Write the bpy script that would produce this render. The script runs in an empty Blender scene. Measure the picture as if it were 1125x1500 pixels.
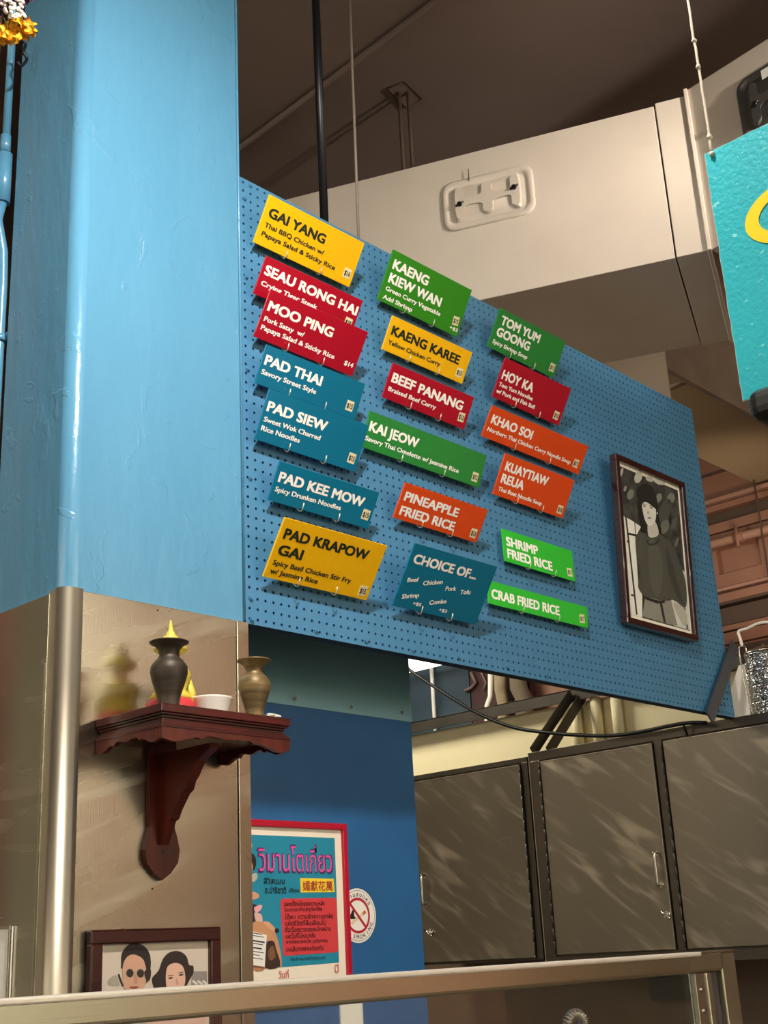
import bpy, bmesh, math, random
from mathutils import Vector, Matrix
random.seed(4)
sc = bpy.context.scene
COL = sc.collection
E = 1.6                                   # eye height of the photographer
PI = math.pi

def lin(h):
    h = h.lstrip('#'); o = []
    for i in (0, 2, 4):
        v = int(h[i:i+2], 16)/255
        o.append(v/12.92 if v <= .04045 else ((v+.055)/1.055)**2.4)
    return tuple(o)

# ------------------------------------------------------------------ camera
FPX = 1864.857
MR = ((0.68248573, -0.7292153, -0.04958103), (0.2078829, 0.25870008, -0.94332336), (0.70071244, 0.63349769, 0.3281505))
cam = bpy.data.cameras.new('camera'); camo = bpy.data.objects.new('camera', cam); COL.objects.link(camo)
cam.sensor_fit = 'VERTICAL'; cam.sensor_height = 36; cam.lens = FPX/1500*36; cam.clip_start = .05; cam.clip_end = 100
R = Matrix((MR[0], tuple(-v for v in MR[1]), tuple(-v for v in MR[2]))).transposed()
camo.matrix_world = Matrix.Translation((0, 0, E)) @ R.to_4x4()
sc.camera = camo

# ------------------------------------------------------------------ world, exposure, lights
sc.view_settings.view_transform = 'Standard'; sc.view_settings.look = 'None'
sc.view_settings.gamma = 1; sc.view_settings.use_curve_mapping = False
sc.view_settings.exposure = 0.0
w = bpy.data.worlds.new('world'); sc.world = w; w.use_nodes = True
w.node_tree.nodes['Background'].inputs[0].default_value = (1.0, .88, .74, 1)
w.node_tree.nodes['Background'].inputs[1].default_value = .1

def area(name, loc, target, power, size, color=(1, .9, .76), size_y=None, spread=PI):
    l = bpy.data.lights.new(name, 'AREA'); l.energy = power; l.color = color; l.spread = spread
    l.shape = 'RECTANGLE' if size_y else 'DISK'; l.size = size
    if size_y: l.size_y = size_y
    o = bpy.data.objects.new(name, l); COL.objects.link(o)
    o.location = loc
    o.rotation_euler = (Vector(target)-Vector(loc)).to_track_quat('-Z', 'Y').to_euler()
    return o
area('counter_lamp', (1.05, .85, E+2.35), (2.1, 2.2, E+.45), 40, .14, (1, .94, .87), spread=math.radians(128))
area('added_hall_fill', (-2.2, -3.2, E+3.1), (-2.2, -3.2, 0), 60, 1.6, (1, .92, .82))  # added overhead fill so the hall corner reflects less dark in the steel
area('duct_lamp', (3.2, -.6, E+2.5), (3.62, 1.75, E+2.66), 4.6, .12, (1, .9, .8), spread=.62)
area('front_wall_fill', (2.5, -3.4, E+2.6), (3.2, -6, E+.4), 500, 3.5, (1, .95, .87), .4)  # added light on the front wall, for the column steel to mirror
area('left_wall_fill', (-3.6, 2.5, E+2.7), (-6, 3.5, E+.5), 180, .4, (1, .95, .87), 3.5)  # added light on the left wall, mirrored by cabinets and side cladding
area('kitchen_lamp', (3.7, 4.4, E+2.1), (4.6, 3.6, E+.85), 40, .9, (1, .93, .74), .2)
area('far_wall_fill', (5.9, 2.6, E+1.7), (7, 3.6, E+2.3), 3, .4, (1, .82, .66), spread=1.7)  # added unseen fill, aimed past the pipes at the far woodwork

# ------------------------------------------------------------------ helpers
def ray(px, py):
    v = ((px-562.5)/FPX, (py-750)/FPX, 1)
    return Vector([sum(MR[r][c]*v[r] for r in range(3)) for c in range(3)])
def at(px, py, X=None, Y=None, Z=None):
    """pixel of the photograph -> point on the real plane X=, Y= or height Z= above the eye"""
    d = ray(px, py)
    k = X/d.x if X is not None else (Y/d.y if Y is not None else Z/d.z)
    p = d*k; p.z += E
    return p

class Pl:
    """a real plane: origin, right, up; normal faces the viewer"""
    def __init__(s, o, u, v):
        s.o = Vector(o); s.u = Vector(u).normalized(); s.v = Vector(v).normalized(); s.n = s.u.cross(s.v)
    def P(s, u, v, off=0): return s.o+s.u*u+s.v*v+s.n*off
    def uv(s, px, py):
        d = ray(px, py); c = Vector((0, 0, E)); k = (s.o-c).dot(s.n)/d.dot(s.n); q = c+d*k-s.o
        return (q.dot(s.u), q.dot(s.v))

def nbm(): return bmesh.new()
def box(bm, x0, x1, y0, y1, z0, z1, bev=0, seg=2):
    t = bmesh.new(); bmesh.ops.create_cube(t, size=1)
    for v in t.verts:
        v.co = Vector((x0+(v.co.x+.5)*(x1-x0), y0+(v.co.y+.5)*(y1-y0), z0+(v.co.z+.5)*(z1-z0)))
    if bev: bmesh.ops.bevel(t, geom=t.edges[:], offset=bev, segments=seg, profile=.5, affect='EDGES')
    join(bm, t); return bm
def join(bm, t):
    m = bpy.data.meshes.new('tmp'); t.to_mesh(m); t.free(); bm.from_mesh(m); bpy.data.meshes.remove(m)
def obox(bm, pl, u0, u1, v0, v1, n0, n1, bev=0):
    """box in plane coordinates (n grows to the viewer)"""
    t = bmesh.new(); bmesh.ops.create_cube(t, size=1)
    for v in t.verts: v.co = Vector((u0+(v.co.x+.5)*(u1-u0), v0+(v.co.y+.5)*(v1-v0), n0+(v.co.z+.5)*(n1-n0)))
    if bev: bmesh.ops.bevel(t, geom=t.edges[:], offset=bev, segments=2, profile=.5, affect='EDGES')
    for v in t.verts: v.co = pl.P(*v.co)
    join(bm, t); return bm
def prism(bm, pl, pts, n0, n1):
    a = [bm.verts.new(pl.P(u, v, n0)) for u, v in pts]; b = [bm.verts.new(pl.P(u, v, n1)) for u, v in pts]
    bm.faces.new(a[::-1]); bm.faces.new(b)
    for i in range(len(a)):
        j = (i+1) % len(a); bm.faces.new((a[i], a[j], b[j], b[i]))
    return bm
def tube(bm, pts, r, seg=10, cap=True):
    pts = [Vector(p) for p in pts]; rings = []; prev = None
    for i, p in enumerate(pts):
        d = (pts[min(i+1, len(pts)-1)]-pts[max(i-1, 0)]).normalized()
        if prev is None:
            x = d.orthogonal().normalized()
        else:
            x = (prev-d*prev.dot(d)); x = x.normalized() if x.length > 1e-6 else d.orthogonal().normalized()
        prev = x; y = d.cross(x); rr = r[i] if isinstance(r, (list, tuple)) else r
        rings.append([bm.verts.new(p+x*math.cos(a)*rr+y*math.sin(a)*rr) for a in (2*PI*k/seg for k in range(seg))])
    for A, B in zip(rings, rings[1:]):
        for k in range(seg):
            f = bm.faces.new((A[k], A[(k+1) % seg], B[(k+1) % seg], B[k])); f.smooth = True
    if cap: bm.faces.new(rings[0][::-1]); bm.faces.new(rings[-1])
    return bm
def lathe(bm, prof, c, seg=28):
    c = Vector(c); rings = []
    for r, z in prof:
        rings.append([bm.verts.new(c+Vector((max(r, 1e-4)*math.cos(2*PI*k/seg), max(r, 1e-4)*math.sin(2*PI*k/seg), z))) for k in range(seg)])
    for A, B in zip(rings, rings[1:]):
        for k in range(seg):
            f = bm.faces.new((A[k], A[(k+1) % seg], B[(k+1) % seg], B[k])); f.smooth = True
    bm.faces.new(rings[0][::-1]); bm.faces.new(rings[-1])
    return bm
def crom(pts, n=5, closed=True):
    o = []; N = len(pts)
    for i in range(N if closed else N-1):
        g = lambda k: Vector(pts[k % N]) if closed else Vector(pts[max(0, min(N-1, k))])
        p0, p1, p2, p3 = g(i-1), g(i), g(i+1), g(i+2)
        for k in range(n):
            t = k/n
            o.append(.5*((2*p1)+(-p0+p2)*t+(2*p0-5*p1+4*p2-p3)*t*t+(-p0+3*p1-3*p2+p3)*t**3))
    if not closed: o.append(Vector(pts[-1]))
    return o

def obj(name, bm, m, parent=None, smooth=False):
    me = bpy.data.meshes.new(name)
    bmesh.ops.recalc_face_normals(bm, faces=bm.faces[:])
    if smooth:
        for f in bm.faces: f.smooth = True
    if parent is not None:
        off = Vector((0, 0, 0)); p = parent
        while p is not None: off += p.location; p = p.parent
        for v in bm.verts: v.co -= off
    bm.to_mesh(me); bm.free()
    if m is not None: me.materials.append(m)
    o = bpy.data.objects.new(name, me); COL.objects.link(o)
    if parent is not None: o.parent = parent
    return o
def tag(o, label=None, cat=None, group=None, kind=None):
    if label: o['label'] = label
    if cat: o['category'] = cat
    if group: o['group'] = group
    if kind: o['kind'] = kind
    return o
def thing(name, loc, label, cat, group=None):
    o = bpy.data.objects.new(name, None); COL.objects.link(o); o.location = loc; o.empty_display_size = .05
    return tag(o, label, cat, group)
def struct(name, bm, m, label=None, parent=None, cat=None):
    o = obj(name, bm, m, parent)
    if parent is None: tag(o, label, cat or name.split('_')[0], kind='structure')
    return o

# ------------------------------------------------------------------ materials
def mat(name, col, rough=.5, metal=0, var=0, vscale=6, bump=0, bscale=40, spec=.5, col2=None, stretch=(1, 1, 1), emit=0, rvar=0, coat=0, bdist=.004):
    m = bpy.data.materials.new(name); m.use_nodes = True; nt = m.node_tree; b = nt.nodes['Principled BSDF']
    c = lin(col) if isinstance(col, str) else col
    b.inputs['Base Color'].default_value = (*c, 1); b.inputs['Roughness'].default_value = rough
    b.inputs['Metallic'].default_value = metal; b.inputs['Specular IOR Level'].default_value = spec
    b.inputs['Coat Weight'].default_value = coat
    L = nt.links.new
    if var or bump or rvar or col2:
        tc = nt.nodes.new('ShaderNodeTexCoord'); mp = nt.nodes.new('ShaderNodeMapping'); mp.inputs['Scale'].default_value = stretch
        L(tc.outputs['Object'], mp.inputs[0])
    if var or col2:
        n = nt.nodes.new('ShaderNodeTexNoise'); n.inputs['Scale'].default_value = vscale; n.inputs['Detail'].default_value = 6
        L(mp.outputs[0], n.inputs['Vector'])
        r = nt.nodes.new('ShaderNodeValToRGB'); r.color_ramp.elements[0].position = .35; r.color_ramp.elements[1].position = .65
        c2 = lin(col2) if col2 else tuple(min(1, x*(1+var)) for x in c); c1 = c if col2 else tuple(x*(1-var) for x in c)
        r.color_ramp.elements[0].color = (*c1, 1); r.color_ramp.elements[1].color = (*c2, 1)
        L(n.outputs[0], r.inputs[0]); L(r.outputs[0], b.inputs['Base Color'])
    if rvar:
        n3 = nt.nodes.new('ShaderNodeTexNoise'); n3.inputs['Scale'].default_value = vscale*1.7; n3.inputs['Detail'].default_value = 5
        L(mp.outputs[0], n3.inputs['Vector'])
        mr = nt.nodes.new('ShaderNodeMapRange'); mr.inputs['From Min'].default_value = .3; mr.inputs['From Max'].default_value = .7
        mr.inputs['To Min'].default_value = max(.03, rough-rvar); mr.inputs['To Max'].default_value = rough+rvar
        L(n3.outputs[0], mr.inputs[0]); L(mr.outputs[0], b.inputs['Roughness'])
    if bump:
        n2 = nt.nodes.new('ShaderNodeTexNoise'); n2.inputs['Scale'].default_value = bscale; n2.inputs['Detail'].default_value = 4
        L(mp.outputs[0], n2.inputs['Vector'])
        bp = nt.nodes.new('ShaderNodeBump'); bp.inputs['Strength'].default_value = bump; bp.inputs['Distance'].default_value = bdist
        L(n2.outputs[0], bp.inputs['Height']); L(bp.outputs[0], b.inputs['Normal'])
    if emit:
        b.inputs['Emission Color'].default_value = (*c, 1); b.inputs['Emission Strength'].default_value = emit
    return m

def steel(name, col, rough, stretch=(60, 60, 1.2), bump=.05, scr=None, rv=.06):
    """brushed sheet steel: fine stretched grain, cloudy gloss, rubbed streaks of paler metal"""
    m = bpy.data.materials.new(name); m.use_nodes = True; nt = m.node_tree; b = nt.nodes['Principled BSDF']; L = nt.links.new; N = nt.nodes.new
    b.inputs['Metallic'].default_value = 1
    tc = N('ShaderNodeTexCoord'); c = lin(col)
    def noise(scale, detail, maps, dist=0):
        src = tc.outputs['Object']
        for rot, scl in maps:
            mp = N('ShaderNodeMapping'); mp.inputs['Rotation'].default_value = rot; mp.inputs['Scale'].default_value = scl
            L(src, mp.inputs[0]); src = mp.outputs[0]
        n = N('ShaderNodeTexNoise'); n.inputs['Scale'].default_value = scale; n.inputs['Detail'].default_value = detail; n.inputs['Distortion'].default_value = dist
        L(src, n.inputs['Vector']); return n.outputs[0]
    def ramp(src, p0, c0, p1, c1):
        r = N('ShaderNodeValToRGB'); r.color_ramp.interpolation = 'EASE'
        r.color_ramp.elements[0].position = p0; r.color_ramp.elements[1].position = p1
        r.color_ramp.elements[0].color = (*c0, 1); r.color_ramp.elements[1].color = (*c1, 1); L(src, r.inputs[0]); return r.outputs[0]
    base = ramp(noise(1.3, 2, []), .15, [v*.88 for v in c], .85, [min(1, v*1.12) for v in c])
    rsrc = noise(1.8, 2, [((0, 0, 0), (1, 1, .5))])
    mr = N('ShaderNodeMapRange'); mr.inputs['From Min'].default_value = .25; mr.inputs['From Max'].default_value = .75
    mr.inputs['To Min'].default_value = rough-rv; mr.inputs['To Max'].default_value = rough+rv; L(rsrc, mr.inputs[0])
    rough_out = mr.outputs[0]
    bp = N('ShaderNodeBump'); bp.inputs['Strength'].default_value = bump; bp.inputs['Distance'].default_value = .002
    L(noise(9, 3, [((0, 0, 0), stretch)]), bp.inputs['Height']); L(bp.outputs[0], b.inputs['Normal'])
    if scr:
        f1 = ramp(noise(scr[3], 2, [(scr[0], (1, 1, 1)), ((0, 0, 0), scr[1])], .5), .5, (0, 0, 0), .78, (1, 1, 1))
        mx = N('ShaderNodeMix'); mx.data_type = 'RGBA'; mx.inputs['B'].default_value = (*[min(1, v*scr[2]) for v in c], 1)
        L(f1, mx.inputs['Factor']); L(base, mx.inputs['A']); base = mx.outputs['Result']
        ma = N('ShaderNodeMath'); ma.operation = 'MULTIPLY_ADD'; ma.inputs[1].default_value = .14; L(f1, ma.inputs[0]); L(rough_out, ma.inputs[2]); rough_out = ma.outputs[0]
    L(base, b.inputs['Base Color']); L(rough_out, b.inputs['Roughness'])
    return m

def paint(name, col, col2, rough=.3, bump=.35, sc_=(1, 1, .35)):
    """thick brushed gloss paint with runs, ridges and small dings"""
    m = mat(name, col, rough, 0, vscale=3, col2=col2, bump=bump, bscale=22, stretch=sc_, bdist=.006)
    nt = m.node_tree; b = nt.nodes['Principled BSDF']; L = nt.links.new
    tc = nt.nodes.new('ShaderNodeTexCoord')
    v = nt.nodes.new('ShaderNodeTexNoise'); v.inputs['Scale'].default_value = 150; v.inputs['Detail'].default_value = 2; L(tc.outputs['Object'], v.inputs['Vector'])
    w2 = nt.nodes.new('ShaderNodeTexNoise'); w2.inputs['Scale'].default_value = 9; w2.inputs['Detail'].default_value = 8; w2.inputs['Distortion'].default_value = 1.5
    L(tc.outputs['Object'], w2.inputs['Vector'])
    r = nt.nodes.new('ShaderNodeValToRGB'); r.color_ramp.elements[0].position = .62; r.color_ramp.elements[1].position = .66; L(w2.outputs[0], r.inputs[0])
    bp = nt.nodes.new('ShaderNodeBump'); bp.inputs['Strength'].default_value = .25; bp.inputs['Distance'].default_value = .001
    L(v.outputs[0], bp.inputs['Height']); L(b.inputs['Normal'].links[0].from_socket, bp.inputs['Normal'])
    bp2 = nt.nodes.new('ShaderNodeBump'); bp2.inputs['Strength'].default_value = .5; bp2.inputs['Distance'].default_value = .0015
    L(r.outputs[0], bp2.inputs['Height']); L(bp.outputs[0], bp2.inputs['Normal']); L(bp2.outputs[0], b.inputs['Normal'])
    return m

M = {}
M['col_blue'] = paint('column_blue', '#528bab', '#5a92b2', .26, .5)
M['peg_blue'] = mat('pegboard_blue', '#437a9f', .5, bump=.1, bscale=60, var=.05, vscale=3)
M['peg_dark'] = mat('pegboard_hole_shade', '#05080a', .8)
M['frame_dark'] = mat('pegboard_frame_paint', '#1f3b4c', .6)
M['wall_blue'] = mat('partition_blue', '#1f5d90', .45, bump=.15, bscale=30, var=.06)
M['steel_tan'] = steel('column_steel', '#bdb6a2', .24, scr=((0, .35, 0), (1.2, 1.2, 9), 1.07, 2.2))
M['steel_cover'] = steel('corner_cover_steel', '#c2b8a2', .42)
M['steel_strip'] = steel('flashing_teal_reflection', '#8ec3cf', .34, (1.2, 60, 60)); M['steel_strip'].node_tree.nodes['Principled BSDF'].inputs['Metallic'].default_value = .55  # teal reflection put into the strip's base colour
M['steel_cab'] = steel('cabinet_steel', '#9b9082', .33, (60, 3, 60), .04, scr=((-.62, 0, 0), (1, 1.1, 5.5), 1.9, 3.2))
M['steel_frame'] = steel('cabinet_frame_steel', '#6a6157', .38)
M['steel_rail'] = steel('rail_steel', '#d2cdb4', .25, (1.2, 60, 60))
M['chrome'] = mat('chrome', '#d8d2c6', .12, 1)
M['edge'] = mat('bright_edge_steel', '#d9d0c0', .25, 1)
M['edge_soft'] = mat('rail_highlight_steel', '#efe8da', .5, .6)
M['ceil'] = mat('ceiling_paint', '#85736a', .85, bump=.3, bscale=14, var=.05, vscale=2)
M['duct'] = mat('duct_paint', '#cfc3b4', .42, var=.04, vscale=3, bump=.12, bscale=9)
M['duct_grey'] = mat('duct_door_grey', '#4b4844', .45, bump=.1)
M['soffit'] = mat('soffit_paint', '#a58f6d', .85, var=.05, vscale=2, bump=.15, bscale=8)
M['concrete'] = mat('rough_beam', '#8a7768', .9, var=.12, vscale=5, bump=.5, bscale=12)
M['wood_pink'] = mat('mezzanine_paint', '#8a5f4b', .6, var=.08, vscale=2)
M['wood_pink_light'] = mat('mezzanine_ledge', '#9c7460', .6)
M['wood_dark'] = mat('mezzanine_dark', '#4a382b', .7)
M['cream'] = mat('cream_wall', '#efe2ba', .6, var=.02)
M['dark_metal'] = mat('dark_angle_steel', '#49443d', .45, .6, var=.15, vscale=8)
M['strap'] = mat('grey_strap', '#4d4f55', .5, .3)
M['black'] = mat('black_rubber', '#111111', .4)
M['rod'] = mat('black_rod', '#17181b', .35, .3)
M['string'] = mat('white_string', '#cfc4b2', .8, bump=.4, bscale=300)
M['thin_rod'] = mat('thin_rod_grey', '#8a7d6e', .6)
M['floor'] = mat('floor_tile', '#6d6257', .5, var=.1)
M['hall'] = mat('hall_wall', '#b0aea0', .7, var=.2, vscale=1.2)
M['mahog'] = mat('mahogany', '#360e0d', .26, stretch=(1, 1, 9), vscale=7, col2='#4a1310', bump=.05, coat=.15)
M['mahog_red'] = mat('mahogany_red', '#5c1e10', .3, stretch=(9, 9, 1), vscale=5, col2='#43120b', bump=.05, coat=.12)
M['frame_wood'] = mat('frame_mahogany', '#36100f', .25, vscale=6, stretch=(1, 1, 8), col2='#280b0b', coat=.5)
M['vase'] = mat('vase_bronze', '#463b2e', .5, .35, stretch=(1, 1, 14), vscale=10, col2='#332b22', bump=.1)
M['vase2'] = mat('vase_brass', '#857048', .48, .4, stretch=(1, 1, 10), vscale=8, col2='#55452d', bump=.1)
M['white_plastic'] = mat('white_plastic', '#efeae0', .35)
M['statue_yellow'] = mat('statue_yellow', '#cfbb45', .5)
M['statue_red'] = mat('statue_red', '#c8333a', .5)
M['red_frame'] = mat('poster_red_frame', '#b1102c', .3)
M['mount'] = mat('poster_mount', '#efe3cd', .5)
M['turq'] = mat('turquoise_paint', '#00b2c0', .45, var=.05, vscale=5, bump=.3, bscale=120)
M['yellow_letter'] = mat('yellow_letter', '#f8d90c', .4)
M['foam_edge'] = mat('sign_raw_edge', '#c9cfc0', .8, bump=.5, bscale=200)
M['hookw'] = mat('hook_wire', '#cfc8b6', .3, .7)
M['cream_ink'] = mat('cream_ink', '#fffdf5', .4)
M['dark_ink'] = mat('dark_ink', '#1d2b1f', .4)
M['sticker'] = mat('price_sticker', '#e9dfb4', .5)
M['pen'] = mat('pen_ink', '#1b1b17', .5)
for n, c in dict(yellow='#f6bb10', red='#ad1128', teal='#0a6f90', green='#2c8a1c', lime='#34bf38', orange='#de4d1b', dgreen='#26863a').items():
    M['s_'+n] = mat('acrylic_'+n, c, .16, spec=.55)
def flat(h, rough=.6):
    k = 'ink_'+h
    if k not in M: M[k] = mat('print_'+h.strip('#'), h, rough)
    return M[k]
# turquoise board: small chips and scuffs showing pale filler
nt = M['turq'].node_tree; b = nt.nodes['Principled BSDF']; tc = nt.nodes.new('ShaderNodeTexCoord')
mp = nt.nodes.new('ShaderNodeMapping'); mp.inputs['Scale'].default_value = (1, 1, 2.4); mp.inputs['Rotation'].default_value = (.5, 0, 0); nt.links.new(tc.outputs['Object'], mp.inputs[0])
n = nt.nodes.new('ShaderNodeTexNoise'); n.inputs['Scale'].default_value = 55; n.inputs['Detail'].default_value = 3; nt.links.new(mp.outputs[0], n.inputs['Vector'])
r = nt.nodes.new('ShaderNodeValToRGB'); r.color_ramp.elements[0].position = .66; r.color_ramp.elements[1].position = .72; nt.links.new(n.outputs[0], r.inputs[0])
mx = nt.nodes.new('ShaderNodeMix'); mx.data_type = 'RGBA'; mx.inputs['B'].default_value = (*lin('#8fdcd6'), 1)
nt.links.new(b.inputs['Base Color'].links[0].from_socket, mx.inputs['A']); nt.links.new(r.outputs[0], mx.inputs['Factor']); nt.links.new(mx.outputs['Result'], b.inputs['Base Color'])
# glass
g = bpy.data.materials.new('counter_glass'); g.use_nodes = True; b = g.node_tree.nodes['Principled BSDF']
b.inputs['Base Color'].default_value = (.93, .97, .93, 1); b.inputs['Roughness'].default_value = .02; b.inputs['Transmission Weight'].default_value = 1; b.inputs['IOR'].default_value = 1.5
M['glass'] = g
# ornate tiffin metal
t_ = mat('embossed_tin', '#c9ccd0', .22, 1); nt = t_.node_tree; b = nt.nodes['Principled BSDF']
tc = nt.nodes.new('ShaderNodeTexCoord'); v = nt.nodes.new('ShaderNodeTexVoronoi'); v.inputs['Scale'].default_value = 110; v.feature = 'DISTANCE_TO_EDGE'
nt.links.new(tc.outputs['Object'], v.inputs['Vector']); bp = nt.nodes.new('ShaderNodeBump'); bp.inputs['Strength'].default_value = 1; bp.inputs['Distance'].default_value = .004
nt.links.new(v.outputs['Distance'], bp.inputs['Height']); nt.links.new(bp.outputs[0], b.inputs['Normal'])
r = nt.nodes.new('ShaderNodeValToRGB'); r.color_ramp.elements[0].color = (.16, .17, .19, 1); r.color_ramp.elements[0].position = .0; r.color_ramp.elements[1].color = (.9, .92, .94, 1); r.color_ramp.elements[1].position = .3
nt.links.new(v.outputs['Distance'], r.inputs[0]); nt.links.new(r.outputs[0], b.inputs['Base Color'])
M['tin'] = t_

# ------------------------------------------------------------------ lettering
_tc = {}
def glyphs(s, bold):
    k = (s, bold)
    if k not in _tc:
        c = bpy.data.curves.new('t', 'FONT'); c.body = s; c.resolution_u = 3; c.offset = bold
        o = bpy.data.objects.new('t', c); COL.objects.link(o); bpy.context.view_layer.update()
        m = bpy.data.meshes.new_from_object(o.evaluated_get(bpy.context.evaluated_depsgraph_get()))
        V = [(v.co.x, v.co.y) for v in m.vertices]; F = [tuple(p.vertices) for p in m.polygons]
        bpy.data.objects.remove(o); bpy.data.curves.remove(c); bpy.data.meshes.remove(m)
        _tc[k] = (V, F, min(v[0] for v in V), max(v[0] for v in V))
    return _tc[k]
CAP = .727
def put_text(bm, pl, s, u, v, width, cap, bold=.012, off=.0004, ang=0, full=False):
    """width None: natural width; full: cap is the whole height of the ink"""
    V, F, x0, x1 = glyphs(s, 0)
    if full:
        y0 = min(p[1] for p in V); y1 = max(p[1] for p in V); sy = cap/(y1-y0); dy = -y0
    else: sy = cap/CAP; dy = 0
    sx = width/(x1-x0) if width else sy
    ca, sa = math.cos(ang), math.sin(ang)
    for kk, (ex, ey) in enumerate([(0, 0)] if bold <= 0 else [(-1, -1), (1, -1), (1, 1), (-1, 1)]):
        vs = []
        for x, y in V:
            a, b_ = (x-x0+ex*bold)*sx, (y+dy+ey*bold*.8)*sy
            vs.append(bm.verts.new(pl.P(u+a*ca-b_*sa, v+a*sa+b_*ca, off+kk*.00009)))
        for f in F: bm.faces.new([vs[i] for i in f])
def text(pl, s, u, v, width, cap, m, parent, **k):
    bm = nbm(); put_text(bm, pl, s, u, v, width, cap, **k)
    me_o = obj('lettering', bm, m, parent); return me_o
def poly(bm, pl, pts, off, sm=0):
    """flat printed shape: points are (u, v)"""
    if sm: pts = [(p[0], p[1]) for p in crom([(a, b_) for a, b_ in pts], sm)]
    f = bm.faces.new([bm.verts.new(pl.P(a, b_, off)) for a, b_ in pts])
    bmesh.ops.triangulate(bm, faces=[f])
def ell(c, a, b_, n=18, rot=0):
    return [(c[0]+a*math.cos(t)*math.cos(rot)-b_*math.sin(t)*math.sin(rot), c[1]+a*math.cos(t)*math.sin(rot)+b_*math.sin(t)*math.cos(rot)) for t in (2*PI*k/n for k in range(n))]
def stroke(a, b_, w_):
    d = Vector((b_[0]-a[0], b_[1]-a[1])); nn = Vector((-d.y, d.x)).normalized()*w_/2
    return [(a[0]+nn.x, a[1]+nn.y), (b_[0]+nn.x, b_[1]+nn.y), (b_[0]-nn.x, b_[1]-nn.y), (a[0]-nn.x, a[1]-nn.y)]

# =================================================================== SETTING
ZC = E+3.3
struct('floor', box(nbm(), -6, 7.2, -6, 8, -.1, 0), M['floor'], 'worn brown market hall floor')
struct('ceiling', box(nbm(), -6, 7.2, -6, 8, ZC, ZC+.1), M['ceil'], 'dull brown painted ceiling above the stall')
struct('wall_left', box(nbm(), -6.1, -6, -6, 8, 0, ZC), M['hall'], 'far left hall wall')
struct('wall_front', box(nbm(), -6, 7.2, -6.1, -6, 0, ZC), M['hall'], 'hall wall behind the viewer')
struct('wall_back', box(nbm(), -6, 7.2, 8, 8.1, 0, ZC), M['hall'], 'brown wall at the far end of the hall')

# unseen glowing tubes, added to give bright bands in the steel
def streak_tube(x0, y0, x1, y1, z, label):
    t = thing('streak_tube', ((x0+x1)/2, (y0+y1)/2, z), label, 'light', 'added glow tubes out of view')
    obj('streak_glow', tube(nbm(), [(x0, y0, z), (x1, y1, z)], .03, 10), M['tube_glow'], t)
    obj('housing', tube(nbm(), [(x0, y0, z+.06), (x1, y1, z+.06)], .035, 6), M['white_plastic'], t)
    for k in (.1, .9): obj('hanger', tube(nbm(), [(x0+(x1-x0)*k, y0+(y1-y0)*k, z+.08), (x0+(x1-x0)*k, y0+(y1-y0)*k, ZC)], .005, 6), M['rod'], t)
M['tube_glow'] = mat('tube_glow', (1, .93, .8), .5, emit=20)
for k, z in enumerate((2.75, 2.3, 1.7)):
    streak_tube(-.5+k*.6, -5.2+k*.2, 6.5-k*.5, -5.2+k*.2, E+z, ('highest', 'middle', 'lowest')[k]+' of the added glow tubes, unseen at the front of the hall behind the viewer')
for k, z in enumerate((2.8, 2.3, 1.75)):
    streak_tube(-5.2+k*.35, -.5, -5.2+k*.35, 7-k, E+z, ('highest', 'middle', 'lowest')[k]+' of the added glow tubes, unseen along the left side of the hall')
# --- blue column
CX0, CX1, CY0, CY1 = 1.425, 1.915, 2.188, 2.47
ZB = E+.748                                # top of the steel cladding, bottom of the pegboard
def rounded_rect_prism(x0, x1, y0, y1, z0, z1, r, step=.12):
    bm = nbm(); pts = []
    for cx, cy, a0 in ((x1-.006, y0+.006, -PI/2), (x1-.006, y1-.006, 0), (x0+.006, y1-.006, PI/2), (x0+r, y0+r, PI)):
        rr = r if (cx, cy) == (x0+r, y0+r) else .006
        for k in range(7): a = a0+PI/2*k/6; pts.append((cx+rr*math.cos(a), cy+rr*math.sin(a)))
    prism(bm, Pl((0, 0, z0), (1, 0, 0), (0, 1, 0)), pts, 0, z1-z0)
    for f in bm.faces: f.smooth = abs(f.normal.z) < .5 and f.calc_area() < .1
    return bm
colm = struct('wall_column', rounded_rect_prism(CX0, CX1, CY0, CY1, 0, ZC, .032), M['col_blue'], 'tall column in thick glossy blue paint, clad in steel below', cat='column')
panels = [('cladding_panel', 1.466, 1.884, 2.1835, 2.1879)]
for nme, a, b_, c, d in panels: obj(nme, box(nbm(), a, b_, c, d, 0, ZB, .001), M['steel_tan'], colm)
obj('edge_strip', box(nbm(), 1.886, 1.921, 2.181, 2.1885, 0, ZB, .0015), M['steel_tan'], colm)
# corner cover: rounded sheet wrapped round the corner
bm = nbm(); pts = [(1.4225, 2.238), (1.4225, 2.215)]
for k in range(9):
    a = PI+PI/2*k/8; pts.append((1.4455+.027*math.cos(a), 2.2085+.027*math.sin(a)))
pts += [(1.455, 2.1815), (1.4665, 2.1815)]
inner = [(1.4243, 2.238), (1.4243, 2.215), (1.43, 2.2), (1.4455, 2.1875), (1.4665, 2.1875)][::-1]
prism(bm, Pl((0, 0, 0), (1, 0, 0), (0, 1, 0)), pts+inner, 0, ZB+.004)
cc = obj('corner_cover', bm, M['steel_cover'], colm)
for f in cc.data.polygons: f.use_smooth = abs(f.normal.z) < .5 and f.area < .05
obj('cladding_panel', box(nbm(), 1.4205, 1.4245, 2.236, 2.47, 0, ZB-.003, .001), M['steel_tan'], colm)
obj('seam_bead', box(nbm(), 1.4185, 1.4215, 2.2405, 2.2435, 0, E+.60), M['edge'], colm)
obj('edge_strip', tube(nbm(), [(1.913, 2.186, ZB+.004), (1.913, 2.186, ZC-.02)], .0035, 6), M['col_blue'], colm)
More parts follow.
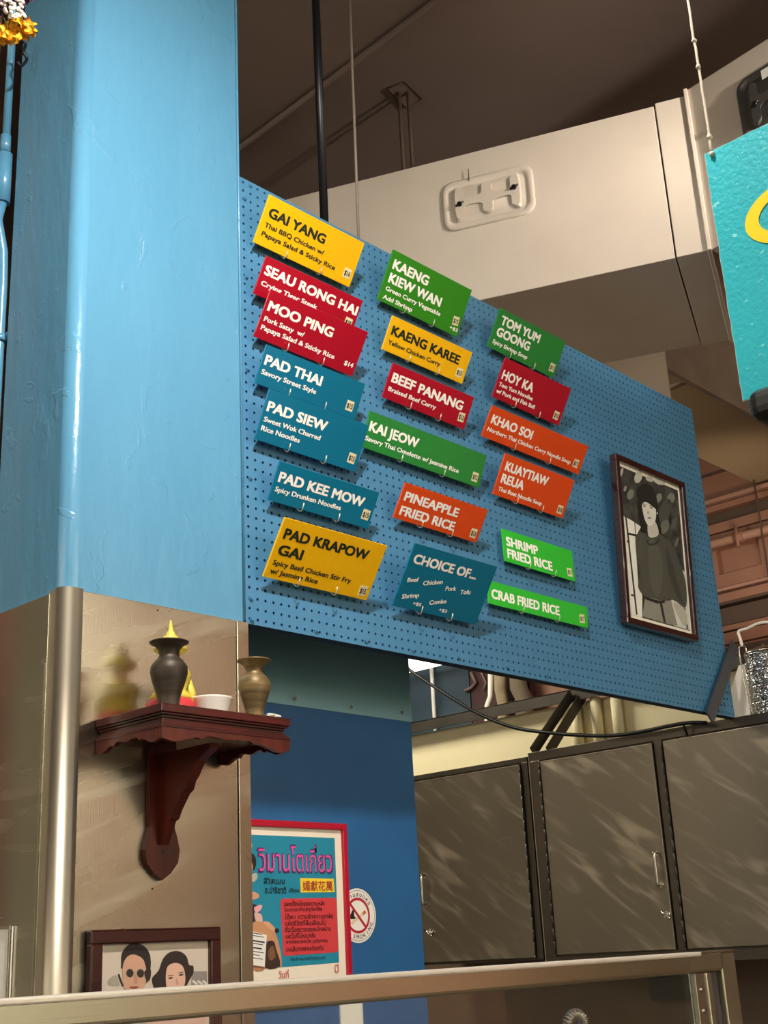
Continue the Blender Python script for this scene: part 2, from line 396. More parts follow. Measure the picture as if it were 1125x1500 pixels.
# rivets on the cladding
for q in ((231, 894), (223, 1302)):
    p = at(*q, Y=2.1835); obj('rivet', lathe(nbm(), [(.0001, -.002), (.0022, -.001), (.0022, .001), (.0001, .002)], p, 8), M['black'], colm)

# --- blue partition behind the column with steel flashing
PY = 2.50
part = struct('wall_partition', box(nbm(), 1.93, 2.834, PY, PY+.1, 0, E+1.05), M['wall_blue'], 'plain blue partition wall behind the column, poster hung on it')
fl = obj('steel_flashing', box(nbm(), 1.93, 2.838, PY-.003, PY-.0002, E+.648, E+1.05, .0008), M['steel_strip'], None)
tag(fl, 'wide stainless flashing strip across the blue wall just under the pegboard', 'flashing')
for q in ((432, 1024), (514, 1036), (588, 1044)):
    p = at(*q, Y=PY-.004)
    obj('screw', prism(nbm(), Pl(p, (1, 0, 0), (0, 0, 1)), ell((0, 0), .005, .005, 10), 0, .003), M['chrome'], fl)

# --- hanging-in duct overhead
D0 = Vector((3.082, 3.199, 0)); dt = Vector((.392, -.92, 0)).normalized(); dn = Vector((0, 0, 1)).cross(dt)
if dn.dot(Vector((-1, -.4, 0))) < 0: dn = -dn
dpl = Pl((D0.x, D0.y, E), dt, (0, 0, 1))   # normal dt x z
dsgn = 1 if dpl.n.dot(dn) > 0 else -1
ZT, ZU = 2.9, 2.263
duct = thing('air_duct', (3.6, 2.2, E+ZU), 'big cream painted air duct with access doors under the ceiling', 'duct')
obj('duct_section', obox(nbm(), dpl, -2.4, 1.456, ZU, ZT, -.745, 0, .003), M['duct'], duct)
obj('duct_section', obox(nbm(), dpl, 1.461, 1.572, ZU, ZT+.008, -.76, .003, .003), M['duct'], duct)
obj('seam_flange', obox(nbm(), dpl, 1.568, 1.583, ZU-.004, ZT+.03, -.77, .016, .003), M['duct'], duct)
q2 = dpl.P(1.575, 0, 0)
d2 = Vector((3.640-3.681, 1.395-1.740, 0)).normalized()
d2pl = Pl((q2.x, q2.y, E), d2, (0, 0, 1))
obj('duct_section', obox(nbm(), d2pl, .004, 1.5, ZU, ZT+.03, -.70, 0, .003), M['duct'], duct)
def access_door(pl, u0, u1, v0, v1, mt, mlatch):
    W, H = u1-u0, v1-v0
    def rr(i, r):
        pts = []
        for cx, cy, a0 in ((W-i-r, H-i-r, 0), (i+r, H-i-r, PI/2), (i+r, i+r, PI), (W-i-r, i+r, 1.5*PI)):
            for k in range(6): a = a0+PI/2*k/5; pts.append((u0+cx+r*math.cos(a), v0+cy+r*math.sin(a)))
        return pts
    bm = nbm(); loops = []
    for i, r, n in ((0, .045, .0), (0, .045, .007), (.006, .04, .010), (.02, .034, .010), (.026, .03, .003), (.036, .026, .003), (.044, .022, .010)):
        loops.append([bm.verts.new(pl.P(a, b_, n)) for a, b_ in rr(i, r)])
    for A, B in zip(loops, loops[1:]):
        for k in range(len(A)): bm.faces.new((A[k], A[(k+1) % len(A)], B[(k+1) % len(B)], B[k]))
    bm.faces.new(loops[-1]); d = obj('access_door', bm, mt, duct, True)
    # raised embossed bone-shaped rib
    cx, cy = u0+W/2, v0+H/2; a = W*.36; h = H*.3; s = H*.09; e = W*.07
    out = [(-a, h), (-a+e*1.2, h), (-a+e*1.5, s), (-e, s*1.2), (-e*.7, h*1.0), (e*.7, h*1.0), (e, s*1.2), (a-e*1.5, s), (a-e*1.2, h), (a, h),
           (a, -h), (a-e*1.2, -h), (a-e*1.5, -s), (e, -s*1.2), (e*.7, -h), (-e*.7, -h), (-e, -s*1.2), (-a+e*1.5, -s), (-a+e*1.2, -h), (-a, -h)]
    outp = [(p[0], p[1]) for p in crom(out, 4)]
    bm = nbm(); A = [bm.verts.new(pl.P(cx+x, cy+y, .0095)) for x, y in outp]; B = [bm.verts.new(pl.P(cx+x*.955, cy+y*.90, .019)) for x, y in outp]
    for k in range(len(A)): bm.faces.new((A[k], A[(k+1) % len(A)], B[(k+1) % len(A)], B[k]))
    f = bm.faces.new(B); bmesh.ops.triangulate(bm, faces=[f]); obj('embossed_rib', bm, mt, d)
    for sx in (-.30, .30):
        c = pl.P(cx+W*sx, cy+H*.04*(1 if sx > 0 else -1), .014)
        bm = nbm(); tube(bm, [c, c+pl.n*.016], .009, 8); tube(bm, [c+pl.n*.012-pl.u*.016-pl.v*.006, c+pl.n*.012+pl.u*.016+pl.v*.006], .004, 6)
        obj('latch', bm, mlatch, d)
    return d
if dpl.n.dot(dn) < 0: raise RuntimeError
a = dpl.uv(646, 275); b_ = dpl.uv(786, 300); c = dpl.uv(660, 340); d = dpl.uv(770, 240)
access_door(dpl, .628, .985, 2.572, 2.786, M['duct'], M['rod'])
obj('pull_wire', tube(nbm(), [dpl.P(.74, 2.77, .012), dpl.P(.742, 2.82, .014)], .0018, 6), M['rod'], duct)
ul = d2pl.uv(1082, 150)[0]
gd = access_door(d2pl, ul, ul+.36, 2.58, 2.83, M['duct_grey'], M['rod'])
gd['label'] = 'bare dark grey access door'
bm = nbm(); obox(bm, d2pl, ul+.11, ul+.26, 2.775, 2.812, .0145, .0153)
st = obj('warning_sticker', bm, M['cream_ink'], gd)

# --- pipe hanger plate and two rods dropping from the ceiling
c0 = at(590, 133, Z=3.3)
hp = thing('pipe_hanger', c0, 'small square ceiling plate with twin hanger rods above the duct', 'hanger')
corners = [at(x, y, Z=3.297) for x, y in ((568, 128), (592, 117), (618, 143), (595, 156))]
cu = (corners[1]-corners[0]); cv = (corners[3]-corners[0])
bm = nbm(); lo = [bm.verts.new(p+Vector((0, 0, -.004))) for p in corners]; hi = [bm.verts.new(p+Vector((0, 0, .002))) for p in corners]
bm.faces.new(lo); bm.faces.new(hi[::-1])
for k in range(4): bm.faces.new((lo[k], hi[k], hi[(k+1) % 4], lo[(k+1) % 4]))
obj('plate', bm, M['ceil'], hp)
obj('plate_gasket', tube(nbm(), [p+Vector((0, 0, -.004)) for p in corners+[corners[0]]], .0035, 6), M['wood_dark'], hp)
for dx in (-.012, .014):
    c = c0+Vector((dx, -dx, -.004)); obj('rod', tube(nbm(), [c, c-Vector((0, 0, .38))], .0075, 8), M['wood_dark'], hp)

a = at(345, 222, Z=3.285); b_ = at(660, -14, Z=3.285)
dd = (b_-a).normalized()
cd = obj('ceiling_conduit', tube(nbm(), [a-dd*1.2, a, (a+b_)/2, b_, b_+dd*1.5], .014, 10), M['ceil'])
tag(cd, 'thin painted conduit pipe running diagonally across the brown ceiling', 'pipe')

# --- soffit and rough beam beyond the duct
sf = struct('ceiling_soffit', box(nbm(), 4.3, 9.2, 2.735, 3.23, E+2.6, ZC+.02, .004), M['soffit'], 'yellowish plaster soffit beyond the duct', cat='soffit')
obj('beam_face', box(nbm(), 4.3, 9.2, 2.70, 2.736, E+2.585, ZC, .01), M['concrete'], sf)
a = at(968, 572, Z=2.598); b_ = at(1003, 557, Z=2.598)
obj('soffit_joint', tube(nbm(), [a, b_], .012, 6), M['concrete'], sf)
bk = struct('trim_1', box(nbm(), 4.42, 4.99, 2.66, 2.695, E+2.35, E+2.95, .003), M['duct'], 'white boxed-in end between duct and soffit', cat='trim')

# --- mezzanine wall far behind, reddish painted woodwork
WX = 7.0
wr = struct('wall_right', box(nbm(), WX+.02, WX+.2, -6, 8, 0, ZC), M['wood_pink'], 'reddish brown painted mezzanine wall at the far side')
def zat(y, x=1060): return at(x, y, X=WX).z
def mould(y0, y1, dx, m, nm='moulding', ya=2.2, yb=4.9):
    z0, z1 = zat(y1), zat(y0)
    return obj(nm, box(nbm(), WX-dx, WX+.02, ya, yb, min(z0, z1), max(z0, z1), .004), M[m], wr)
mould(640, 729, .02, 'wood_pink', 'fascia_board'); mould(690, 693, .035, 'wood_dark', 'groove')
mould(733, 739, .09, 'wood_pink_light', 'ledge'); mould(740, 749, .05, 'wood_pink', 'fascia_board')
mould(766, 780, .03, 'wood_pink', 'frieze_board')
mould(749, 766, -.004, 'wood_dark', 'recess_shade')  # shade of the recess put in as a dark strip
mould(865, 870, .07, 'wood_pink_light', 'ledge'); mould(871, 884, .03, 'wood_pink', 'fascia_board'); mould(886, 890, .06, 'wood_dark', 'ledge')
mould(891, 917, .004, 'wood_dark', 'dark_panel'); mould(919, 927, .03, 'wood_pink', 'fascia_board'); mould(929, 946, .02, 'wood_pink', 'fascia_board'); mould(950, 1010, .01, 'wood_dark', 'dark_panel')
# recessed panels: stiles and rails proud of the back board
z0, z1 = zat(862), zat(782)
pz0 = at(1057, 843, X=WX).z; pz1 = at(1049, 800, X=WX).z
ys = [at(1053, 820, X=WX).y, at(1115, 805, X=WX).y]
wdt = ys[0]-ys[1]
obj('rail', box(nbm(), WX-.025, WX+.02, 2.2, 4.9, z0, pz0, .003), M['wood_pink'], wr)
obj('rail', box(nbm(), WX-.025, WX+.02, 2.2, 4.9, pz1, z1, .003), M['wood_pink'], wr)
for k in range(-3, 4):
    yb = ys[1]+k*(wdt+.16)
    obj('stile', box(nbm(), WX-.026, WX+.02, yb-.16, yb, pz0-.002, pz1+.002, .003), M['wood_pink'], wr)
pp = at(1060, 793, X=WX-.09)
wp = obj('water_pipe', tube(nbm(), [(WX-.09, 2.2, pp.z), (WX-.09, 4.9, pp.z)], .028, 12), M['wood_pink_light'])
tag(wp, 'painted horizontal pipe clamped on the far reddish wall', 'pipe')
cp = at(1083, 786, X=WX-.09)
obj('pipe_clamp', tube(nbm(), [(WX-.09, cp.y-.03, pp.z), (WX-.09, cp.y+.03, pp.z)], .036, 12), M['wood_pink'], wp)
obj('clamp_bolt', tube(nbm(), [(WX-.12, cp.y, pp.z+.07), (WX-.12, cp.y, pp.z-.07)], .012, 8), M['wood_pink'], wp)
a = at(1106, 700, X=6.9); b_ = at(1122, 850, X=6.9)
hw = obj('hanging_wire', tube(nbm(), [(6.88, a.y, a.z+.3), (6.88, a.y, b_.z)], .006, 6), M['wood_dark'])
tag(hw, 'dark wire hanging in front of the far reddish wall', 'wire')

# =================================================================== PEGBOARD
PF = 2.188; PX0 = 1.919; NC, NR = 92, 48; S = .0254
PX1 = PX0+NC*S; PZ0 = E+.7475; PZ1 = PZ0+NR*S
peg = thing('pegboard', ((PX0+PX1)/2, PF, PZ0), 'large blue perforated pegboard hung beside the column, holding the menu signs', 'pegboard')
verts = []; faces = []; vid = {}
def vx(x, y, z):
    k = (round(x, 5), round(y, 5), round(z, 5))
    if k not in vid: vid[k] = len(verts); verts.append((x-peg.location.x, y-peg.location.y, z-peg.location.z))
    return vid[k]
TH = .005; RH = .0041
for i in range(NC):
    for j in range(NR):
        x0, z0 = PX0+i*S, PZ0+j*S; cx, cz = x0+S/2, z0+S/2
        o8 = [(x0+S, cz), (x0+S, z0+S), (cx, z0+S), (x0, z0+S), (x0, cz), (x0, z0), (cx, z0), (x0+S, z0)]
        h8 = [(cx+RH*math.cos(k*PI/4), cz+RH*math.sin(k*PI/4)) for k in range(8)]
        O = [vx(a, PF, b_) for a, b_ in o8]; H = [vx(a, PF, b_) for a, b_ in h8]; B = [vx(a, PF+TH, b_) for a, b_ in h8]
        for k in range(8):
            l = (k+1) % 8
            faces.append((O[k], H[k], H[l], O[l])); faces.append((H[k], B[k], B[l], H[l]))
me = bpy.data.meshes.new('perforated_board'); me.from_pydata(verts, [], faces); me.materials.append(M['peg_blue']); me.update()
pb = bpy.data.objects.new('perforated_board', me); COL.objects.link(pb); pb.parent = peg
obj('hole_shade_panel', box(nbm(), PX0+.002, PX1-.002, PF+.017, PF+.021, PZ0+.002, PZ1-.002), M['peg_dark'], peg)  # black sheet added to give the shade behind the holes
obj('frame_batten', box(nbm(), PX0, PX1, PF+TH, PF+.035, PZ0, PZ0+.012, .001), M['frame_dark'], peg)
obj('frame_batten', box(nbm(), PX0, PX1, PF+TH, PF+.035, PZ1-.012, PZ1, .001), M['frame_dark'], peg)
obj('frame_batten', box(nbm(), PX0, PX0+.006, PF+TH, PF+.035, PZ0+.012, PZ1-.012, .001), M['frame_dark'], peg)
obj('frame_batten', box(nbm(), PX1-.006, PX1, PF+TH, PF+.035, PZ0+.012, PZ1-.012, .001), M['frame_dark'], peg)
bolt_src = None
for px, py in ((367, 876.5), (368.3, 908), (366, 700), (362, 541), (360, 406), (358, 291), (366.5, 272), (462.5, 923.8), (535, 938.7), (604.5, 952.4), (672, 963), (742, 977), (800, 989), (1060, 974), (1064, 990), (1061, 1032), (915, 1012)):
    p = at(px, py, Y=PF)
    if bolt_src is None:
        bm = nbm(); pl = Pl((0, 0, 0), (1, 0, 0), (0, 0, 1))
        prism(bm, pl, ell((0, 0), .0065, .0065, 8), 0, .003); prism(bm, pl, ell((0, 0), .004, .004, 6), .003, .006)
        o = obj('bolt', bm, M['peg_blue'], None); bolt_src = o
    else:
        o = bolt_src.copy(); COL.objects.link(o)
    o.parent = peg; o.location = p-peg.location

# hanging rods above the board
ro = obj('hanging_rod', tube(nbm(), [(2.252, 2.206, PZ1-.01), (2.252, 2.206, ZC)], .0125, 14), M['rod'])
tag(ro, 'thick black rod rising from the pegboard top to the ceiling', 'rod')
a = at(525, 346, Y=2.212)
ro = obj('hanging_wire', tube(nbm(), [(a.x, 2.212, PZ1-.01), (a.x+.006, 2.212, PZ1+.35), (a.x+.02, 2.212, ZC)], .0042, 8), M['thin_rod'])
tag(ro, 'thin grey wire right of the black rod above the pegboard', 'wire')

# =================================================================== MENU SIGNS
GRP = 'acrylic menu signs on the pegboard'
_hook = None
def hook_mesh():
    global _hook
    bm = nbm()
    tube(bm, [(0, .0246, .012), (0, .022, .012), (0, .014, .010), (0, .006, .000), (0, -.002, -.007), (0, -.0095, -.006), (0, -.0125, .002), (0, -.0165, .012)], .0016, 6)
    me = bpy.data.meshes.new('hook'); bmesh.ops.recalc_face_normals(bm, faces=bm.faces[:]); bm.to_mesh(me); bm.free(); me.materials.append(M['hookw'])
    return me
HOOK = hook_mesh()
def sign(x0, zb, w_, h, tilt, col, ink, lines, price, label, hooks=None, yb=2.163):
    a = math.radians(tilt)
    pl = Pl((x0, yb, E+zb), (1, 0, 0), (0, -math.sin(a), math.cos(a)))
    root = thing('menu_sign', (x0+w_/2, yb, E+zb), label, 'sign', GRP)
    obj('sign_board', obox(nbm(), pl, 0, w_, 0, h, -.005, 0, .0006), M['s_'+col], root)
    for ln in lines:
        s, u, v, wd, cap, bold = ln[:6]; ang = ln[6] if len(ln) > 6 else 0
        text(pl, s, u, v, wd, cap, M[ink], root, bold=bold, ang=ang)
    if price:
        s, u, v = price
        bm = nbm(); ps = .026; rot = random.uniform(-.06, .1)
        cs = [(u+ (a_*math.cos(rot)-b2*math.sin(rot))*ps/2, v+(a_*math.sin(rot)+b2*math.cos(rot))*ps/2*1.05) for a_, b2 in ((-1, -1), (1, -1), (1, 1), (-1, 1))]
        prism(bm, pl, cs, 0, .0004); stk = obj('price_sticker', bm, M['sticker'], root)
        text(pl, s, u-.0100, v-.007, .020, .014, M['pen'], stk, bold=.03, off=.0007)
    for hu in (hooks if hooks else (.3*w_, .66*w_)):
        ho = bpy.data.objects.new('hook', HOOK); COL.objects.link(ho); ho.parent = root
        ho.location = Vector((x0+hu, yb, E+zb))-root.location
    return root
B1, B2 = .038, .028
T = lambda s, u, v, w_, cap=.0255: (s, u, v, w_, cap, B1)
D = lambda s, u, v, w_, cap=.0127: (s, u, v, w_, cap, B2)
W14 = .355
SG = [
 (1.942, 1.765, W14, .130, 31, 'yellow', 'dark_ink', [T('GAI YANG', .017, .077, .202), D('Thai BBQ Chicken w/', .016, .049, .214), D('Papaya Salad & Sticky Rice', .016, .025, .268)], ('$16', .331, .033), 'yellow sign lettered GAI YANG, topmost in the left column'),
 (1.939, 1.613, W14, .102, 31, 'red', 'cream_ink', [T('SEAU RONG HAI', .011, .057, .336), D('Crying Tiger Steak', .012, .028, .198)], ('$18', .330, .030), 'dark red sign lettered SEAU RONG HAI, half covered by the sign below'),
 (1.938, 1.490, W14, .127, 32, 'red', 'cream_ink', [T('MOO PING', .011, .075, .227), D('Pork Satay  w/', .011, .047, .138), D('Papaya Salad & Sticky Rice', .011, .024, .260), D('$14', .312, .021, .032)], None, 'red sign lettered MOO PING with printed price $14'),
 (1.939, 1.361, W14, .101, 27, 'teal', 'cream_ink', [T('PAD THAI', .010, .053, .195), D('Savory Street Style', .009, .028, .188)], ('$15', .324, .031), 'teal blue sign lettered PAD THAI'),
 (1.934, 1.209, .352, .129, 27, 'teal', 'cream_ink', [T('PAD SIEW', .010, .076, .202), D('Sweet Wok Charred', .010, .049, .192), D('Rice Noodles', .010, .026, .129)], ('$15', .327, .032), 'teal blue sign lettered PAD SIEW'),
 (1.974, 1.059, .352, .100, 28.5, 'teal', 'cream_ink', [T('PAD KEE MOW', .012, .051, .297), D('Spicy Drunken Noodles', .011, .026, .226)], ('$15', .329, .034), 'teal blue sign lettered PAD KEE MOW'),
 (1.953, .861, W14, .151, 33, 'yellow', 'dark_ink', [T('PAD KRAPOW', .016, .102, .286), T('GAI', .017, .061, .076), D('Spicy Basil Chicken Stir Fry', .014, .034, .263), D('w/ Jasmine Rice', .015, .013, .156)], ('$15', .330, .022), 'yellow sign lettered PAD KRAPOW GAI, lowest in the left column'),
 (2.412, 1.769, .353, .150, 29, 'green', 'cream_ink', [T('KAENG', .017, .100, .150, .028), T('KIEW WAN', .018, .060, .225, .028), D('Green Curry Vegetable', .017, .035, .239), D('Add Shrimp', .017, .010, .124), D('+$3', .311, .014, .036, .010)], ('$15', .328, .043), 'green sign lettered KAENG KIEW WAN, topmost of the middle column'),
 (2.420, 1.614, .354, .100, 29, 'yellow', 'dark_ink', [T('KAENG KAREE', .015, .049, .295, .027), D('Yellow Chicken Curry', .014, .021, .224)], ('$15', .327, .028), 'yellow sign lettered KAENG KAREE'),
 (2.411, 1.463, W14, .100, 28.5, 'red', 'cream_ink', [T('BEEF PANANG', .014, .050, .304, .027), D('Braised Beef Curry', .012, .023, .201)], ('$15', .328, .031), 'dark red sign lettered BEEF PANANG'),
 (2.316, 1.289, .50, .100, 23, 'dgreen', 'cream_ink', [T('KAI JEOW', .012, .049, .195, .027), D('Savory Thai Omelette w/ Jasmine Rice', .006, .021, .390)], ('$12', .472, .027), 'long green sign lettered KAI JEOW'),
 (2.429, 1.112, W14, .101, 31, 'orange', 'cream_ink', [T('PINEAPPLE', .015, .054, .223), T('FRIED RICE', .016, .014, .225)], ('$15', .329, .024), 'orange sign lettered PINEAPPLE FRIED RICE'),
 (2.406, .863, .346, .175, 32, 'teal', 'cream_ink', [T('CHOICE OF...', .016, .124, .258), D('Beef', .022, .070, .040)+(.22,), D('Chicken', .083, .072, .072)+(.24,), D('Pork', .174, .073, .041)+(.16,), D('Tofu', .236, .074, .040)+(.16,), D('Shrimp', .024, .024, .061)+(.24,), D('+$5', .071, .015, .032, .0095), D('Combo', .133, .025, .064)+(.24,), D('+$3', .178, .014, .032, .0095)], None, 'square teal sign lettered CHOICE OF with small tilted words'),
 (2.917, 1.787, .352, .128, 30, 'dgreen', 'cream_ink', [T('TOM YUM', .022, .083, .200, .028), T('GOONG', .020, .045, .168, .028), D('Spicy Shrimp Soup', .015, .018, .179)], ('$17', .328, .030), 'green sign lettered TOM YUM GOONG, topmost of the right column'),
 (2.920, 1.615, .351, .128, 30, 'red', 'cream_ink', [T('HOY KA', .012, .064, .157, .029), D('Tom Yum Noodles', .010, .040, .173), D('w/ Pork and Fish Ball', .009, .018, .196)], ('$15', .322, .028), 'dark red sign lettered HOY KA'),
 (2.850, 1.464, .508, .099, 31, 'orange', 'cream_ink', [T('KHAO SOI', .018, .048, .201, .028), D('Northern Thai Chicken Curry Noodle Soup', .014, .022, .432)], ('$17', .475, .031), 'long orange sign lettered KHAO SOI'),
 (2.882, 1.285, .358, .128, 28, 'orange', 'cream_ink', [T('KUAYTIAW', .018, .080, .212, .028), T('REUA', .017, .042, .108, .028), D('Thai Boat Noodle Soup', .016, .016, .218)], ('$15', .331, .024), 'orange sign lettered KUAYTIAW REUA'),
 (2.915, 1.082, .361, .102, -1, 'lime', 'cream_ink', [T('SHRIMP', .016, .052, .156, .029), T('FRIED RICE', .016, .014, .224, .029)], ('$17', .334, .026), 'bright lime green sign lettered SHRIMP FRIED RICE'),
 (2.820, .937, .500, .068, 4, 'lime', 'cream_ink', [T('CRAB FRIED RICE', .014, .018, .332, .028)], ('$17', .469, .026), 'long bright lime green sign lettered CRAB FRIED RICE'),
]
for s in SG: sign(*s)

# =================================================================== FRAMED PORTRAIT ON THE BOARD
a = math.radians(2.8); pl = Pl((3.534, 2.163, E+.985), (1, 0, 0), (0, -math.sin(a), math.cos(a)))
W_, H_ = .456, .590
fr = thing('portrait_frame', (3.76, 2.16, E+.985), 'framed black and white photograph of a person in a dark blouse on the pegboard', 'picture')
def rect_frame(pl, W_, H_, fw, n0, n1, m, parent, bev=.003, nm='frame'):
    o = obj(nm, nbm(), m, parent); bm = nbm()
    for (u0, u1, v0, v1) in ((0, W_, 0, fw), (0, W_, H_-fw, H_), (0, fw, fw*.9, H_-fw*.9), (W_-fw, W_, fw*.9, H_-fw*.9)):
        obox(bm, pl, u0, u1, v0, v1, n0, n1, bev)
    bpy.data.objects.remove(o); return obj(nm, bm, m, parent)
rect_frame(pl, W_, H_, .022, -.012, .016, M['frame_wood'], fr)
obj('mount_card', obox(nbm(), pl, .015, W_-.015, .015, H_-.015, -.006, .002), mat('mount_paper', '#fbf6e2', .6), fr)
# the print, digitised on its own plane (u right 0..1, v up 0..1)
quad = [(132, 155), (548, 318), (632, 1340), (212, 1240)]
def homog(q):
    import numpy as np
    A = []; 
    for (x, y), (U, V) in zip(q, ((0, 1), (1, 1), (1, 0), (0, 0))):
        A.append([x, y, 1, 0, 0, 0, -U*x, -U*y, U]); A.append([0, 0, 0, x, y, 1, -V*x, -V*y, V])
    A = np.array(A); h = np.linalg.solve(A[:, :8], A[:, 8])
    return lambda x, y: ((h[0]*x+h[1]*y+h[2])/(h[6]*x+h[7]*y+1), (h[3]*x+h[4]*y+h[5])/(h[6]*x+h[7]*y+1))
hg = homog(quad)
iu0, iu1, iv0, iv1 = .034, W_-.034, .036, H_-.034
def Q(pts): return [(iu0+(iu1-iu0)*hg(*p)[0], iv0+(iv1-iv0)*hg(*p)[1]) for p in pts]
bw = mat('foliage_print', '#1d1f1c', .5, vscale=26, col2='#4a4d48')
nt_ = bw.node_tree
pr = obj('print', obox(nbm(), pl, iu0, iu1, iv0, iv1, .002, .0026), bw, fr)
def shape(par, P_, col, off, sm=3, nm='print_shape'):
    bm = nbm(); poly(bm, par[1], P_, off, sm); return obj(nm, bm, flat(col), par[0])
PP = (pr, pl)
for (cx, cy, ra, rb, c) in ((270, 235, 26, 45, '#bdbdb0'), (178, 325, 10, 22, '#8f9086'), (215, 365, 22, 40, '#77796f'), (420, 260, 40, 22, '#c9c9bb'), (350, 245, 30, 18, '#b3b3a6'), (460, 470, 40, 90, '#4a4b44'), (500, 380, 26, 40, '#7d7f74'), (455, 590, 30, 55, '#6c6e64'), (525, 560, 18, 45, '#56584f'), (150, 210, 10, 40, '#a8a99d'), (415, 380, 20, 35, '#80827a'), (540, 700, 10, 40, '#6b6d64')):
    shape(PP, Q(ell((cx, cy), ra, rb, 12, .3)), c, .0028)
shape(PP, Q([(155, 520), (230, 560), (290, 600), (250, 680), (262, 850), (270, 1050), (300, 1100), (300, 1262), (215, 1240)]), '#f0f0e4', .0030, 0)
shape(PP, Q([(500, 1130), (560, 1000), (585, 900), (610, 940), (632, 1335), (520, 1310)]), '#d9dace', .0030, 0)
for q in (stroke((183, 530), (262, 1242), 11), stroke((195, 655), (260, 665), 16), stroke((245, 560), (252, 680), 5), stroke((192, 712), (210, 712), 16), stroke((222, 1100), (240, 1105), 14)):
    shape(PP, Q(q), '#23241f', .0032, 0)
shape(PP, Q([(255, 660), (310, 640), (345, 680), (405, 650), (430, 650), (500, 710), (560, 850), (600, 980), (610, 1120), (595, 1175), (545, 1140), (500, 1120), (420, 1130), (380, 1115), (320, 1110), (270, 1040), (285, 940), (265, 850), (252, 750)]), '#4b4c43', .0036)
shape(PP, Q([(345, 700), (400, 720), (440, 850), (430, 1050), (390, 1100), (350, 950)]), '#56574d', .0038)
shape(PP, Q([(470, 740), (520, 900), (560, 1060), (590, 1150), (560, 1130), (505, 1010), (470, 860)]), '#3c3d36', .0038)
shape(PP, Q([(318, 1112), (380, 1118), (455, 1132), (500, 1125), (545, 1310), (440, 1290), (298, 1250), (310, 1180)]), '#8f8f82', .0034, 0)
shape(PP, Q([(318, 1108), (410, 1132), (455, 1128), (455, 1148), (400, 1154), (318, 1126)]), '#22231f', .0040, 0)
for q in (stroke((428, 1150), (455, 1290), 16), stroke((592, 1175), (612, 1328), 10)): shape(PP, Q(q), '#2e2f29', .0041, 0)
shape(PP, Q([(515, 1140), (560, 1160), (600, 1200), (612, 1290), (585, 1300), (560, 1260), (530, 1200)]), '#b9b9aa', .0042)
shape(PP, Q([(262, 400), (268, 320), (300, 285), (345, 285), (385, 340), (405, 430), (412, 520), (428, 600), (430, 640), (405, 645), (300, 645), (285, 600), (270, 500)]), '#181814', .0042)
shape(PP, Q([(338, 560), (388, 560), (412, 645), (375, 675), (338, 662)]), '#c4c4b7', .0044)
shape(PP, Q([(292, 430), (305, 405), (330, 398), (365, 425), (388, 455), (392, 520), (380, 570), (350, 592), (325, 572), (305, 515)]), '#dcdccf', .0046)
shape(PP, Q([(300, 398), (330, 385), (370, 400), (392, 450), (386, 462), (350, 432), (312, 415), (294, 440)]), '#181814', .0048)
for (cx, cy, ra, rb, c) in ((310, 447, 10, 4, '#2a2a25'), (358, 458, 11, 4, '#2a2a25'), (335, 495, 5, 12, '#9c9c8e'), (345, 533, 14, 5, '#5b5b50'), (400, 495, 4, 10, '#c9c9ba')):
    shape(PP, Q(ell((cx, cy), ra, rb, 10)), c, .0051, 0)
shape(PP, Q(stroke((298, 434), (322, 432), 4)), '#24241f', .0051, 0); shape(PP, Q(stroke((345, 440), (375, 448), 4)), '#24241f', .0051, 0)
shape(PP, Q([(330, 690), (345, 720), (385, 712), (412, 670), (418, 690), (395, 725), (345, 735), (325, 705)]), '#33342d', .0047)

# =================================================================== WOODEN ALTAR SHELF
SX0, SX1, SY0 = 1.504, 1.842, 1.962; SY1 = 2.1825; ZS = E+.481
sh = thing('wall_shelf', (1.667, SY1, E+.166), 'carved dark mahogany bracket shelf mounted on the steel clad column', 'shelf')
def tray(i, z0, z1, bev=.001):
    return box(nbm(), SX0+i, SX1-i, SY0+i, SY1-.0005, z0, z1, bev)
obj('shelf_top', tray(0, ZS-.017, ZS, .002), M['mahog'], sh)
bm = nbm()
for i, z0, z1 in ((.004, ZS-.021, ZS-.017), (.009, ZS-.026, ZS-.021), (.012, ZS-.031, ZS-.026), (.008, ZS-.036, ZS-.031), (.004, ZS-.040, ZS-.036), (.001, ZS-.046, ZS-.040)):
    box(bm, SX0+i, SX1-i, SY0+i, SY1-.001, z0, z1, .0008)
obj('cove_moulding', bm, M['mahog'], sh)
def scallop(L, h=.030):
    """lower edge of an apron: ogee bracket shape, (s, drop)"""
    k = L/.34; pts = [(0, 0), (L, 0)]
    low = [(L, h*.78), (L-.03*k, h*.95), (L-.055*k, h*.80), (L-.085*k, h*.55), (L-.10*k, h*.62), (L-.115*k, h*.40), (L-.14*k, h*.42), (L-.165*k, h*.55), (L-.2*k, h*.42), (L/2-.05*k, h*.36), (L/2, h*.5)]
    lo = crom([(a, b_) for a, b_ in low], 3, False); half = [(p[0], -p[1]) for p in lo]
    return pts+half+[(L-p[0], p[1]) for p in half[::-1][1:]]
zt = ZS-.044
L_ = SX1-SX0-.004
obj('apron', prism(nbm(), Pl((SX0+.002, SY0+.012, zt), (1, 0, 0), (0, 0, 1)), scallop(L_), 0, .010), M['mahog_red'], sh)
L2 = SY1-SY0-.014
for x in (SX0+.002, SX1-.012):
    bm = nbm(); prism(bm, Pl((x, SY1-.001, zt), (0, -1, 0), (0, 0, 1)), [(a, b_) for a, b_ in scallop(L2)], -.010, 0)
    obj('apron', bm, M['mahog_red'], sh)
